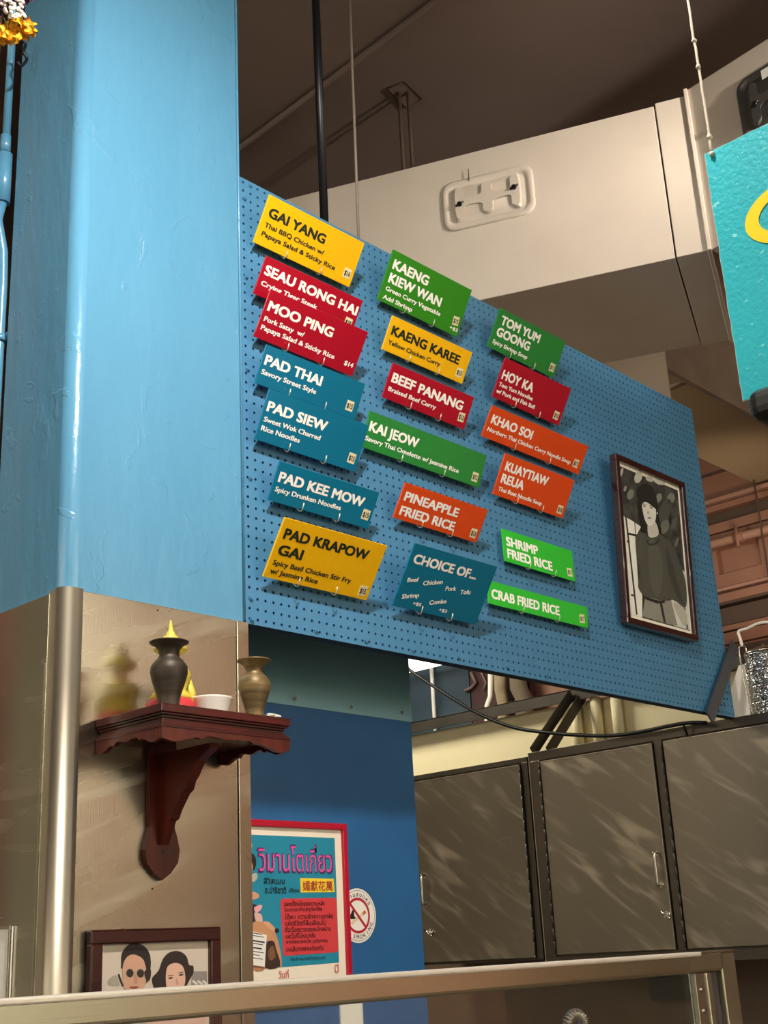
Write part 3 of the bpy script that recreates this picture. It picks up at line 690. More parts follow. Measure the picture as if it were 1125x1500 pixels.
# back plate, pointed at the foot
hw2 = [(-.034, .27), (.034, .27), (.034, .13), (.031, .105), (.038, .085), (.0445, .060), (.040, .035), (.022, .014), (0, 0), (-.022, .014), (-.040, .035), (-.0445, .060), (-.038, .085), (-.031, .105), (-.034, .13)]
obj('back_plate', prism(nbm(), Pl((1.667, SY1, E+.166), (1, 0, 0), (0, 0, 1)), hw2, 0, .014), M['mahog_red'], sh)
# scrolled bracket fin standing out from the plate
fin = [(0, .255), (0, .075), (.006, .070), (.016, .088), (.030, .115), (.040, .118), (.050, .135), (.075, .165), (.088, .172), (.096, .190), (.104, .196), (.125, .225), (.165, .245), (.17, .255)]
obj('bracket', prism(nbm(), Pl((1.667, SY1-.014, E+.166), (0, -1, 0), (0, 0, 1)), [(a, b_) for a, b_ in fin], -.011, .011), M['mahog_red'], sh)
p = Vector((1.668, SY1-.0135, E+.222))
obj('screw', prism(nbm(), Pl(p, (1, 0, 0), (0, 0, 1)), ell((0, 0), .004, .004, 10), -.001, .0015), M['black'], sh)

def vase(loc, k, m, label):
    prof = [(.0, 0), (.0215, 0), (.0225, .004), (.021, .010), (.0245, .025), (.033, .050), (.0385, .070), (.0375, .083), (.030, .094), (.0225, .101), (.0205, .108), (.0225, .118), (.031, .128), (.0395, .132), (.0405, .1345), (.0385, .1355), (.030, .131), (.0195, .118), (.017, .108), (.0, .10)]
    prof = [(r*k, z*k) for r, z in prof]; v = obj('vase', lathe(nbm(), prof[1:], loc, 36), m)
    return tag(v, label, 'vase', 'vases on the shelf')
vase((1.549, 1.999, ZS), .98, M['vase'], 'dark bronze vase at the front left corner of the wall shelf')
vase((1.768, 1.992, ZS), .90, M['vase2'], 'brassy vase with worn shoulders near the right end of the shelf')
bm = nbm(); lathe(bm, [(.036, 0), (.037, .002), (.0425, .036), (.0455, .041), (.0455, .043), (.043, .043), (.040, .036), (.034, .006), (.001, .005)], (1.703, 2.055, ZS), 32)
tag(obj('bowl', bm, M['white_plastic']), 'white plastic bowl between the two vases', 'bowl')
# seated figurine with pointed yellow crown, mostly hidden by the front vase
SL = Vector((1.622, 2.088, ZS))
fg = thing('figurine', SL, 'small seated figurine with a pointed yellow crown behind the dark vase', 'figurine')
obj('base', lathe(nbm(), [(.048, 0), (.052, .014), (.050, .030), (.044, .036), (.001, .037)], SL, 24), M['statue_red'], fg)
bm = nbm(); lathe(bm, [(.040, .018), (.044, .024), (.038, .032), (.032, .042), (.038, .060), (.043, .074), (.036, .086), (.014, .094), (.001, .095)], SL+Vector((0, 0, .016)), 24)
obj('body', bm, M['statue_yellow'], fg)
obj('head', lathe(nbm(), [(.001, 0), (.012, .004), (.0175, .016), (.017, .028), (.012, .038), (.001, .04)], SL+Vector((0, 0, .103)), 20), mat('statue_skin', '#d8b88a', .5), fg)
obj('crown', lathe(nbm(), [(.020, 0), (.034, .008), (.036, .014), (.030, .020), (.024, .022), (.024, .028), (.016, .034), (.016, .038), (.009, .044), (.009, .048), (.005, .053), (.0045, .060), (.001, .076)], SL+Vector((0, 0, .132)), 24), M['statue_yellow'], fg)
for s in (-1, 1):
    bm = nbm(); c = SL+Vector((s*.036, -.008, .080))
    tube(bm, [c, c+Vector((s*.007, -.006, -.025)), c+Vector((s*.002, -.014, -.050))], [.010, .0095, .009], 8)
    obj('arm', bm, M['statue_yellow'], fg)
# crumpled scrap at the right end of the shelf
bm = nbm(); bmesh.ops.create_icosphere(bm, subdivisions=3, radius=1)
for v in bm.verts:
    k = random.uniform(.7, 1.1); v.co = Vector((v.co.x*.020*k, v.co.y*.014*k, v.co.z*.006*k+.0058))+Vector((1.812, 1.985, ZS))
tag(obj('crumpled_paper', bm, M['white_plastic']), 'small crumpled white paper scrap at the right shelf end', 'paper')

# =================================================================== LOWER FRAMED PHOTOGRAPH
pl = Pl((1.494, 2.1655, E-.30), (1, 0, 0), (0, 0, 1)); W_, H_ = .322, .373
f2 = thing('couple_frame', (1.655, 2.166, E-.30), 'mahogany framed colour photograph of two people, man in sunglasses, low on the column', 'picture')
rect_frame(pl, W_, H_, .028, -.016, .004, M['frame_wood'], f2, .004)
pr = obj('print', obox(nbm(), pl, .022, W_-.022, .022, H_-.022, -.010, -.006), mat('photo_ground', '#cdbfae', .35), f2)
PP = (pr, pl)
def K(pts): return [pl.uv(60+x/3.75, 1300+y/3.75) for x, y in pts]
o_ = -.0056
shape(PP, K([(840, 460), (921, 460), (923, 580), (830, 580)]), '#8b817a', o_, 0)
for k in range(3): shape(PP, K(stroke((842+28*k, 512), (868+28*k, 532), 12)), '#d9d0c4', o_+.0002, 0)
shape(PP, K([(380, 505), (420, 480), (435, 505), (440, 540), (380, 535)]), '#a39a8c', o_)
shape(PP, K([(352, 640), (400, 590), (470, 560), (580, 560), (640, 610), (660, 760), (350, 760)]), '#a9a39b', o_+.0003)
shape(PP, K([(600, 660), (660, 600), (720, 575), (800, 575), (870, 620), (900, 770), (600, 770)]), '#d3a99a', o_+.0004)
shape(PP, K([(450, 420), (453, 360), (488, 315), (530, 304), (580, 325), (608, 370), (610, 420), (603, 450), (580, 470), (460, 450)]), '#241d17', o_+.0006)
shape(PP, K([(458, 430), (478, 385), (508, 368), (540, 374), (572, 398), (588, 450), (590, 500), (572, 552), (545, 590), (500, 592), (470, 560), (456, 490)]), '#c99c82', o_+.0008)
shape(PP, K([(575, 400), (604, 380), (612, 420), (600, 500), (585, 520), (588, 450)]), '#2c241d', o_+.0010)
shape(PP, K([(430, 478), (438, 472), (462, 540), (455, 545)]), '#2a2520', o_+.0010, 0)
for cx, cy in ((496, 470), (554, 471)):
    shape(PP, K(ell((cx, cy), 24, 26)), '#b7a184', o_+.0012, 0); shape(PP, K(ell((cx, cy), 20, 23)), '#33261c', o_+.0014, 0)
shape(PP, K([(577, 458), (610, 450), (608, 500), (592, 512), (578, 490)]), '#2b221b', o_+.0015)
shape(PP, K(stroke((512, 460), (538, 461), 5)), '#b7a184', o_+.0014, 0)
shape(PP, K([(520, 480), (530, 480), (538, 522), (528, 530), (518, 524)]), '#b98a70', o_+.0012)
shape(PP, K([(492, 548), (520, 542), (546, 546), (520, 558)]), '#8f4a42', o_+.0012)
shape(PP, K([(620, 495), (655, 455), (678, 392), (718, 354), (770, 350), (808, 378), (822, 425), (845, 430), (846, 468), (826, 505), (806, 545), (790, 590), (680, 600), (640, 570), (622, 530)]), '#2d211b', o_+.0006)
shape(PP, K([(694, 480), (705, 432), (745, 414), (785, 430), (800, 480), (798, 530), (775, 580), (740, 600), (710, 580), (697, 545)]), '#d9ae97', o_+.0010)
for cx, cy in ((720, 497), (777, 480)): shape(PP, K(ell((cx, cy), 13, 5, 10, -.2)), '#3a2a22', o_+.0012, 0)
shape(PP, K(stroke((705, 486), (735, 482), 4)), '#3a2a22', o_+.0012, 0); shape(PP, K(stroke((762, 470), (790, 464), 4)), '#3a2a22', o_+.0012, 0)
shape(PP, K([(748, 505), (758, 503), (764, 530), (752, 534)]), '#c69580', o_+.0012)
shape(PP, K([(735, 560), (755, 552), (778, 552), (758, 568)]), '#b5554e', o_+.0012)

# =================================================================== MOVIE POSTER
YP = PY-.016
pl = Pl((0, YP, 0), (1, 0, 0), (0, 0, 1))
def K6(pts): return [pl.uv(340+x/3.75, 1180+y/3.75) for x, y in pts]
u1, v1 = K6([(620, 102)])[0]; u0 = 2.03; v0 = E-.085
po = thing('poster_frame', ((u0+u1)/2, YP, v0), 'red framed vintage film poster with pink lettering on the blue wall', 'poster')
pf = Pl((u0, YP, v0), (1, 0, 0), (0, 0, 1))
rect_frame(pf, u1-u0, v1-v0, .017, -.014, .008, M['red_frame'], po, .002)
mc = obj('poster_paper', obox(nbm(), pf, .012, u1-u0-.012, .012, v1-v0-.012, -.010, .0), M['mount'], po)
PP = (mc, pl)
tr, br = K6([(553, 178)])[0], K6([(597, 862)])[0]
ur = (tr[0]+br[0])/2; bl_ = K6([(180, 893)])[0][1]
shape(PP, [(u0+.03, tr[1]), (ur, tr[1]), (ur, br[1]), (u0+.03, bl_-.004)], '#1685a0', .0004, 0, 'print_ground')
# figure at the left edge of the poster
shape(PP, K6([(60, 260), (100, 255), (128, 285), (130, 330), (110, 360), (60, 350)]), '#1d1a17', .0008)
shape(PP, K6([(60, 300), (105, 310), (112, 345), (100, 385), (60, 380)]), '#c9946f', .0010)
shape(PP, K6([(70, 190), (100, 195), (108, 225), (98, 250), (70, 250)]), '#e4c33c', .0010)
shape(PP, K6([(100, 385), (130, 370), (138, 395), (118, 420), (98, 410)]), '#b9b3a0', .0012)
shape(PP, K6([(60, 470), (110, 472), (142, 485), (145, 505), (110, 518), (60, 515)]), '#d29a78', .0010)
shape(PP, K6([(60, 540), (130, 545), (150, 575), (140, 640), (60, 650)]), '#2b2a33', .0008)
shape(PP, K6([(120, 560), (160, 545), (158, 570), (130, 590)]), '#e9a7ad', .0012)
shape(PP, K6([(120, 590), (160, 600), (165, 660), (140, 665)]), '#dcb3a6', .0010)
shape(PP, K6([(110, 645), (180, 645), (232, 690), (262, 790), (272, 870), (262, 885), (230, 800), (180, 740), (110, 760)]), '#c98f66', .0012)
shape(PP, K6([(170, 640), (200, 640), (240, 680), (250, 692), (235, 697), (195, 668)]), '#d8a27c', .0013)
shape(PP, K6([(232, 680), (250, 674), (256, 694), (236, 698)]), '#1e2026', .0014)
shape(PP, K6([(185, 760), (225, 745), (240, 790), (262, 880), (180, 890)]), '#3a241b', .0014)
shape(PP, K6([(196, 800), (222, 770), (236, 830), (205, 850)]), '#7b5236', .0016)
shape(PP, K6([(110, 750), (180, 745), (185, 890), (110, 897)]), '#b57e58', .0013)
PINK, PURP = flat('#e0529c'), flat('#5a1d63')
def T6(s, x, y, x2, cap, m, bold=.02, off=.002, full=True):
    (ua, va), (ub, vb) = K6([(x, y)])[0], K6([(x2, y)])[0]
    c = K6([(x, y-cap)])[0][1]-va
    return text(pl, s, ua, va, ub-ua, c, m, mc, bold=bold, off=off, full=full)
T6('วิมานโตเกี่ยว', 136, 366, 552, 158, PURP, .022, .0018)
T6('วิมานโตเกี่ยว', 142, 360, 546, 146, PINK, 0, .0024)
T6('สีวิสแมน', 172, 430, 286, 36, flat('#14232c'), .012)
T6('อ.ปาริชาติ', 178, 482, 294, 38, flat('#14232c'), .012)
T6('เขียน', 310, 476, 366, 24, flat('#14232c'), .012)
shape(PP, K6([(372, 398), (556, 402), (562, 476), (376, 478)]), '#f0cf2f', .0010, 0)
T6('媚獻花萬', 386, 468, 550, 54, flat('#b03a2a'), .01)
shape(PP, K6([(272, 512), (560, 506), (572, 520), (582, 796), (572, 806), (290, 826), (278, 816), (264, 524)]), '#cf3a3f', .0010, 0)
rows = ['และครั้งหนึ่งของความหลัง', 'ในแดนอาทิตย์อุทัยที่ซึ่ง', 'ได้พบ ความรักความอาลัย', 'แห่งชีวิตที่ลืมเลือนไป', 'คือเรื่องราวของคนไกลบ้าน', 'และวันที่ไม่หวนกลับ', 'จากใจดวงหนึ่ง แด่ทุกคน', 'บนเส้นทางสายเดียวกัน']
ends = [506, 492, 552, 514, 540, 455, 522, 500]
for k, (s, e) in enumerate(zip(rows, ends)):
    T6(s, 284+k*1.6, 552+k*36-(k > 4)*2, e, 30, flat('#4a1418'), .01)
T6('จัดจำหน่ายทั่วประเทศ', 318, 852, 510, 20, flat('#123a48'), .008)
T6('วันที่', 252, 950, 308, 46, flat('#c23a3a'), .006); T6('ปี', 562, 918, 582, 46, flat('#c23a3a'), .006)
nt_pts = K6([(70, 682), (184, 712), (172, 886), (70, 872)])
bm = nbm(); prism(bm, pl, nt_pts, .004, .0046)
note = tag(obj('taped_note', bm, M['white_plastic']), 'white printed slip stuck over the lower left of the film poster', 'note')
for k, (x, y, l) in enumerate(((104, 700, 55), (106, 714, 62), (106, 742, 66), (104, 756, 58), (106, 780, 50), (104, 800, 62), (104, 818, 40), (106, 836, 55))):
    a, b_ = K6([(x, y)])[0], K6([(x+l, y+l*.16)])[0]
    bm = nbm(); poly(bm, pl, stroke(a, b_, .0016 if k not in (2, 4) else .0032), .0049); obj('lettering', bm, M['pen'], note)

# =================================================================== NO SMOKING STICKER
pl = Pl((0, PY-.0004, 0), (1, 0, 0), (0, 0, 1))
c = pl.uv(340+690/3.75, 1180+604/3.75); top = pl.uv(340+700/3.75, 1180+455/3.75); R0 = .0785
R0 = top[1]-c[1]
ns = thing('no_smoking_sticker', (c[0], PY-.0005, c[1]-R0), 'round white NO SMOKING sticker partly behind the poster frame', 'sticker')
pc = Pl((c[0], PY-.0005, c[1]), (1, 0, 0), (0, 0, 1))
obj('disc', prism(nbm(), pc, ell((0, 0), R0, R0, 48), 0, .0006), M['white_plastic'], ns)
def ring(bm, ra, rb, off, n=48):
    A = [bm.verts.new(pc.P(*p, off)) for p in ell((0, 0), ra, ra, n)]; B = [bm.verts.new(pc.P(*p, off)) for p in ell((0, 0), rb, rb, n)]
    for k in range(n): bm.faces.new((A[k], A[(k+1) % n], B[(k+1) % n], B[k]))
bm = nbm(); ring(bm, R0*.93, R0*.915, .0009); obj('rim_line', bm, M['pen'], ns)
bm = nbm(); ring(bm, R0*.66, R0*.56, .0010); poly(bm, pc, stroke((-R0*.42, R0*.44), (R0*.42, -R0*.44), R0*.10), .0013); obj('prohibition_ring', bm, flat('#b3182c'), ns)
bm = nbm(); poly(bm, pc, stroke((-R0*.40, -R0*.30), (R0*.28, R0*.06), R0*.13), .0008); obj('cigarette', bm, flat('#e2c9a8'), ns)
bm = nbm(); poly(bm, pc, stroke((R0*.28, R0*.06), (R0*.44, R0*.145), R0*.13), .0008); obj('cigarette_tip', bm, flat('#c2702a'), ns)
bm = nbm(); poly(bm, pc, [(-R0*.42, R0*.02), (-R0*.2, R0*.28), (-R0*.22, R0*.02), (-R0*.12, -R0*.1), (-R0*.4, -R0*.12)], .0009, 3); obj('smoke_mark', bm, M['pen'], ns)
def arc_text(s, r, a_mid, cap, step, outward=True):
    bm = nbm(); n = len(s)
    for i, ch in enumerate(s):
        if ch == ' ': continue
        if outward: a = a_mid-(i-(n-1)/2)*step; rot = a-PI/2; rr = r
        else: a = a_mid+(i-(n-1)/2)*step; rot = a+PI/2; rr = r+cap
        V, F, x0, x1 = glyphs(ch, 0); w_ = (x1-x0)*cap/CAP
        u = rr*math.cos(a)-w_/2*math.cos(rot); v = rr*math.sin(a)-w_/2*math.sin(rot)
        put_text(bm, pc, ch, u, v, None, cap, bold=.012, off=.0010, ang=rot)
    obj('lettering', bm, M['pen'], ns)
arc_text('NO SMOKING', R0*.70, -PI/2+.05, R0*.155, .24, False)
thai = 'หามสบบหร'
arc_text(thai, R0*.70, PI/2-.12, R0*.17, .24)

# =================================================================== NOTICE ON THE COLUMN SIDE
no = thing('framed_notice', (1.415, 2.36, E-.06), 'narrow white framed notice on the steel side of the column', 'notice')
pn = Pl((1.4195, 2.50, E-.14), (0, -1, 0), (0, 0, 1))
obj('notice_board', obox(nbm(), pn, .05, .184, 0, .229, 0, .006, .001), M['cream_ink'], no)
rect_frame(Pl((1.4135, 2.452, E-.142), (0, -1, 0), (0, 0, 1)), .139, .233, .006, -.001, .004, M['edge'], no, .001)

# =================================================================== STEEL CABINETS
FX = 4.25
def cz(z): return E+z
def door(parent, y0, y1, z0, z1, hinge_at, handle_y, hz, latch_z, tuck=True):
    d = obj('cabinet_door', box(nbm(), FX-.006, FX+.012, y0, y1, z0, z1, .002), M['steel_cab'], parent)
    bm = nbm(); box(bm, FX-.0075, FX-.0062, y0+.001, y1-.001, z1-.004, z1-.001); box(bm, FX-.0075, FX-.0062, y0+.001, y0+.003, z0, z1)
    obj('edge_highlight', bm, M['edge'], d)  # pale strips stand in for light caught by the door edges
    if handle_y is not None:
        h0, h1 = hz
        hp = crom([(FX-.006, h0), (FX-.030, h0), (FX-.036, h0+.012), (FX-.036, h1-.012), (FX-.030, h1), (FX-.006, h1)], 4, False)
        bm = nbm(); tube(bm, [(p[0], handle_y, p[1]) for p in hp], .0055, 10)
        for hh in (h0, h1): tube(bm, [(FX-.0055, handle_y, hh), (FX-.011, handle_y, hh)], .010, 10)
        obj('handle', bm, M['chrome'], d)
        bm = nbm(); tube(bm, [(FX-.005, handle_y-.012, latch_z), (FX-.020, handle_y-.012, latch_z)], .013, 14)
        tube(bm, [(FX-.020, handle_y-.012, latch_z), (FX-.028, handle_y-.012, latch_z)], .008, 10)
        tube(bm, [(FX-.026, handle_y+.006, latch_z+.012), (FX-.026, handle_y-.030, latch_z-.016)], .0045, 8)
        obj('latch', bm, M['chrome'], d)
    return d
def hinge(parent, y, z0, z1):
    bm = nbm(); z = z0; k = 0
    while z < z1:
        tube(bm, [(FX-.008, y, z), (FX-.008, y, min(z+.045, z1))], .0042 if k % 2 else .0036, 6); z += .047; k += 1
    obj('hinge', bm, M['dark_metal'], parent)
ca = thing('steel_cabinet', (4.42, 3.44, E-.075), 'brushed steel wall cabinet left of the bolt seam, one door', 'cabinet')
ZTc, ZBc = E+.748, E-.049
def carcass(parent, y0, y1, ztop, zbot, openings, dep=.35):
    bm = nbm(); box(bm, FX+.012, FX+dep, y0, y1, zbot, ztop, .001)
    obj('body', bm, M['steel_frame'], parent)
    bm = nbm(); ys_ = [y0]+[v for o_ in openings for v in o_[:2]]+[y1]
    zo0, zo1 = openings[0][2], openings[0][3]
    box(bm, FX, FX+.014, y0, y1, zo1, ztop, .001); box(bm, FX, FX+.014, y0, y1, zbot, zo0, .001)
    for a, b_ in zip(ys_[0::2], ys_[1::2]):
        if b_-a > .001: box(bm, FX, FX+.014, a, b_, zo0, zo1, .001)
    obj('face_frame', bm, M['steel_frame'], parent)
G_ = .006
carcass(ca, 3.130, 3.86, E+.735, ZBc, [(3.166-G_, 3.745+G_, E-.040-G_, E+.708+G_)])
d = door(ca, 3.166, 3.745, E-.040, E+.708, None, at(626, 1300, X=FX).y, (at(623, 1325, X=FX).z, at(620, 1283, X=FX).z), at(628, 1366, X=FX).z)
rc = at(740, 1236, X=FX-.0062); dp = Pl(rc, (0, -1, 0), (0, 0, 1)); bm = nbm(); n = 28
A_ = [bm.verts.new(dp.P(*p, .0002)) for p in ell((0, 0), .034, .026, n, .3)]; B_ = [bm.verts.new(dp.P(*p, .0002)) for p in ell((0, 0), .030, .0225, n, .3)]
for k in range(n): bm.faces.new((A_[k], A_[(k+1) % n], B_[(k+1) % n], B_[k]))
obj('ring_stain', bm, mat('ring_stain', '#a08f7c', .6, .6), d)
hinge(ca, 3.163, E-.03, E+.69)
cb = thing('steel_cabinet', (4.42, 2.5, E-.075), 'wide brushed steel wall cabinet at right with two doors in view', 'cabinet')
carcass(cb, 1.55, 3.122, ZTc, E-.078, [(2.0-.4, 2.492+G_, E-.034-G_, E+.706+G_), (2.537-G_, 3.061+G_, E-.034-G_, E+.706+G_)])
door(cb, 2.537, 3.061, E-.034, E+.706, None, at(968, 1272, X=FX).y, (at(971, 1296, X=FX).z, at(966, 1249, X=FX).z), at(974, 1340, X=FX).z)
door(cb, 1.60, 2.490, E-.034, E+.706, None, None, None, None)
hinge(cb, 2.4965, E-.03, E+.69); hinge(cb, 3.065, E-.03, E+.69)
bm = nbm(); box(bm, FX-.0015, FX+.001, 3.117, 3.121, E-.07, ZTc); obj('edge_highlight', bm, M['edge'], cb)  # pale strip as painted highlight along the cabinet edge
# lower dark cupboard/back below the cabinets
lowb = struct('wall_kitchen', box(nbm(), 4.62, 4.72, -1, 4.6, 0, E+.7), mat('kitchen_wall_brown', '#6b5747', .5, var=.1), 'brown kitchen wall under the steel cabinets')

# cream wall above the cabinets, dark angle beam and braces
struct('wall_cream', box(nbm(), 4.66, 4.72, 1.6, 5.2, E+.701, E+1.0), M['cream'], 'bright cream wall strip above the cabinets')
for k, x in enumerate((842, 872, 902)):
    p = at(x, 1035, X=4.63); o = obj('drain_pipe', tube(nbm(), [(4.635, p.y, E+.75), (4.635, p.y, E+1.0)], .024, 12), M['cream'])
    tag(o, ('leftmost', 'middle', 'rightmost')[k]+' of the vertical cream pipes against the cream wall above the cabinets', 'pipe', 'cream pipes above the cabinets')
bm = nbm(); box(bm, 4.60, 4.606, 2.3, 4.9, E+.998, E+1.050, .001); box(bm, 4.60, 4.655, 2.3, 4.9, E+1.044, E+1.050, .001)
tag(obj('angle_beam', bm, M['dark_metal']), 'long dark steel angle beam under the pegboard, above the cream wall', 'beam')
def bar(a, b_, wdt, th, m, label, cat='brace', name='brace_bar', grp=None):
    a = Vector(a); b_ = Vector(b_); d = (b_-a).normalized(); side = Vector((0, 1, 0)); up = side.cross(d).normalized()
    bm = nbm(); vs = []
    for e in (a, b_):
        for s1, s2 in ((-1, -1), (1, -1), (1, 1), (-1, 1)): vs.append(bm.verts.new(e+up*s1*wdt/2+side*s2*th/2))
    for f in ((0, 1, 2, 3), (7, 6, 5, 4), (0, 4, 5, 1), (1, 5, 6, 2), (2, 6, 7, 3), (3, 7, 4, 0)): bm.faces.new([vs[i] for i in f])
    return tag(obj(name, bm, m), label, cat, grp)
bar((4.275, 3.115, E+.752), (4.595, 3.115, E+1.028), .046, .006, M['dark_metal'], 'dark flat brace rising from the cabinet corner, left of the pair', grp='cabinet braces')
bar((4.345, 3.085, E+.755), (4.655, 3.085, E+1.035), .046, .006, M['dark_metal'], 'dark flat brace rising from the cabinet corner, right of the pair', grp='cabinet braces')
bar((4.035, 2.170, E+.722), (4.30, 2.170, E+1.02), .052, .006, M['strap'], 'grey flat strap crossing the lower right corner of the pegboard', name='support_strap')

# things glimpsed in the gap under the pegboard
GX = 5.5
bk = struct('trim_2', box(nbm(), GX, GX+.08, 4.40, 5.6, E+.6, E+1.9), mat('teal_back', '#1e3440', .6), 'dull teal boarding seen through the gap under the pegboard', cat='trim')
a = at(628, 978, X=GX-.03); b_ = at(632, 1050, X=GX-.03)
tag(obj('white_pipe', tube(nbm(), [(GX-.03, a.y-.02, E+1.8), (GX-.03, a.y-.02, E+1.05)], .011, 8), M['white_plastic']), 'thin white vertical pipe on the teal boarding under the pegboard', 'pipe')
lp = at(622, 970, X=5.2)
fx = thing('ceiling_light', (5.2, lp.y, lp.z), 'bright white fluorescent light glimpsed just under the pegboard edge', 'light')
obj('diffuser', box(nbm(), 5.05, 5.35, lp.y-.10, lp.y+.6, E+1.500, E+1.53, .006), mat('lamp_diffuser', (1, .97, .88), .5, emit=3.5), fx)
obj('housing', box(nbm(), 5.04, 5.36, lp.y-.11, lp.y+.61, E+1.532, E+1.56, .004), M['white_plastic'], fx)
tag(obj('red_curtain', box(nbm(), GX, GX+.05, 3.985, 4.395, E+.6, E+1.9, .004), mat('dark_red', '#3a1413', .7, var=.2, vscale=9)), 'dark red board behind the twigs under the pegboard', 'board')
tag(obj('pink_board', box(nbm(), GX+.06, GX+.11, 3.4, 3.98, E+.6, E+1.9, .004), M['wood_pink']), 'reddish brown board right of the wrapped pipes', 'board')
def tw(pts, r, m, name, label, cat, grp=None): return tag(obj(name, tube(nbm(), [at(x, y, X=GX-(.012 if name == 'twig' else .07)) for x, y in pts], r, 8), M[m] if isinstance(m, str) else m), label, cat, grp)
twg = mat('twig_pink', '#7d655c', .7)
tw([(681, 1012), (690, 1008), (697, 1000), (690, 985)], .010, twg, 'twig', 'pale forked twig at the left of the red board', 'twig')
tw([(705, 985), (712, 1000), (708, 1012)], .006, twg, 'twig', 'thin pale twig beside the red board middle', 'twig')
tw([(712, 1334), (714, 1034), (719, 1020), (719, 985)], .016, 'white_plastic', 'white_hose', 'thick white hose standing left of the wrapped pipes', 'hose')
wrapm = mat('pipe_wrap', '#9c8a70', .8, bump=.6, bscale=30, var=.2, vscale=20)
tw([(738, 1332), (738, 1032), (734, 1010), (733, 975)], [.034, .034, .036, .036], wrapm, 'wrapped_pipe', 'lagged pipe wrapped in cream tape, left one', 'pipe', 'wrapped pipes')
wr2 = mat('pipe_wrap_grey', '#6f6250', .8, bump=.4, bscale=30, var=.15)
tw([(790, 1830), (768, 1024), (760, 1008), (756, 975)], [.04, .050, .048, .040], wr2, 'wrapped_pipe', 'fatter greyish lagged pipe leaning right', 'pipe', 'wrapped pipes')

# black cable
cp = [at(x, y, X=4.2) for x, y in ((592, 974), (605, 985), (650, 1015), (700, 1045), (750, 1065), (800, 1073), (860, 1077.5), (905, 1077), (945, 1071), (975, 1064.5), (1008, 1059), (1035, 1059))]
cb2 = crom([tuple(p) for p in cp], 4, False)
cab = tag(obj('power_cable', tube(nbm(), cb2, .0075, 8), M['black']), 'black cable sagging across the cream wall above the cabinets', 'cable')
a = at(1001, 1061, X=4.2); b_ = at(1007, 1078, X=4.235)
obj('cable_tie', tube(nbm(), [a, (a+b_)/2, b_], .005, 6), M['black'], cab)

# =================================================================== TIFFIN CARRIER
TX, TY, TR = 4.42, 2.115, .074; ZT0 = ZTc+.001
ti = thing('tiffin_carrier', (TX, TY, ZT0), 'stacked embossed silver tiffin carrier standing on the cabinet top', 'food carrier')
for k in range(4):
    z = k*.0605
    obj('tier', lathe(nbm(), [(TR*.93, z), (TR*.97, z+.004), (TR, z+.010), (TR, z+.048), (TR*1.03, z+.052), (TR*1.05, z+.056), (TR*1.03, z+.0600)], (TX, TY, ZT0), 40), M['tin'], ti)
obj('lid', lathe(nbm(), [(TR*1.05, .2425), (TR*1.04, .248), (TR*.9, .256), (TR*.5, .266), (.012, .270), (.010, .278), (.003, .282)], (TX, TY, ZT0), 40), M['edge'], ti)
for s in (1, -1):
    y = TY+s*(TR+.012)
    bm = nbm(); tube(bm, crom([(TX, y+s*.004, ZT0+.02), (TX, y+s*.012, ZT0+.15), (TX, y+s*.016, ZT0+.27), (TX, y+s*.004, ZT0+.292), (TX, y-s*.012, ZT0+.285), (TX, y-s*.012, ZT0+.262)], 4, False), .0028, 8)
    obj('side_wire', bm, M['chrome'], ti)
    bm = nbm(); tube(bm, [(TX, y-s*.004, ZT0+.06), (TX, y-s*.002, ZT0+.24)], .003, 6)
    for k in range(4): tube(bm, [(TX, y-s*.014, ZT0+.036+k*.0605), (TX, y, ZT0+.036+k*.0605)], .006, 8)
    obj('clasp', bm, M['chrome'], ti)
bm = nbm(); y = TY+TR+.012
tube(bm, crom([(TX, y, ZT0+.288), (TX, y+.004, ZT0+.320), (TX, y+.006, ZT0+.348), (TX, y-.03, ZT0+.352), (TX, TY, ZT0+.362), (TX, 2*TY-y+.03, ZT0+.352), (TX, 2*TY-y-.006, ZT0+.348), (TX, 2*TY-y-.004, ZT0+.320), (TX, 2*TY-y, ZT0+.288)], 4, False), .0055, 10)
obj('handle', bm, M['white_plastic'], ti)
bm = nbm(); prism(bm, Pl((4.515, 2.35, ZTc+.001), (0, -1, 0), (0, 0, 1)), [(0.01, 0), (.16, 0), (.16, .24), (.075, .24), (.0, .105)], -.006, 0)
tag(obj('white_board', bm, M['white_plastic']), 'cut corner white board leaning behind the tiffin carrier', 'board')

# =================================================================== HANGING TURQUOISE SIGN
TSX = 1.6
pt = Pl((TSX, 0, E), (0, -1, 0), (0, 0, 1))
tl = pt.uv(1028, 228); br = pt.uv(1092, 590)
uL = (tl[0]+br[0])/2; vT = 1.1415; vB = .724
tsn = thing('hanging_sign', (TSX, .55, E+vB), 'turquoise painted board with a yellow round letter, hung on a knotted string', 'sign')
bm = nbm(); W_ = .62
out = [(uL, vB)]
for k in range(1, 25): out.append((uL+W_*k/25, vB+random.uniform(-.0008, .0008)))
out += [(uL+W_, vB), (uL+W_, vT)]
for k in range(24, 0, -1): out.append((uL+W_*k/25, vT+random.uniform(-.0006, .0006)))
out += [(uL, vT)]
for k in range(29, 0, -1): out.append((uL+random.uniform(-.0009, .0009), vB+(vT-vB)*k/30))
prism(bm, pt, out, -.014, 0); obj('sign_board', bm, M['foam_edge'], tsn)
bm = nbm(); prism(bm, pt, [(u+(.0012 if u < uL+.3 else -.0012), v+(.0012 if v < 1 else -.0012)) for u, v in out], -.001, .0012); obj('painted_face', bm, M['turq'], tsn)
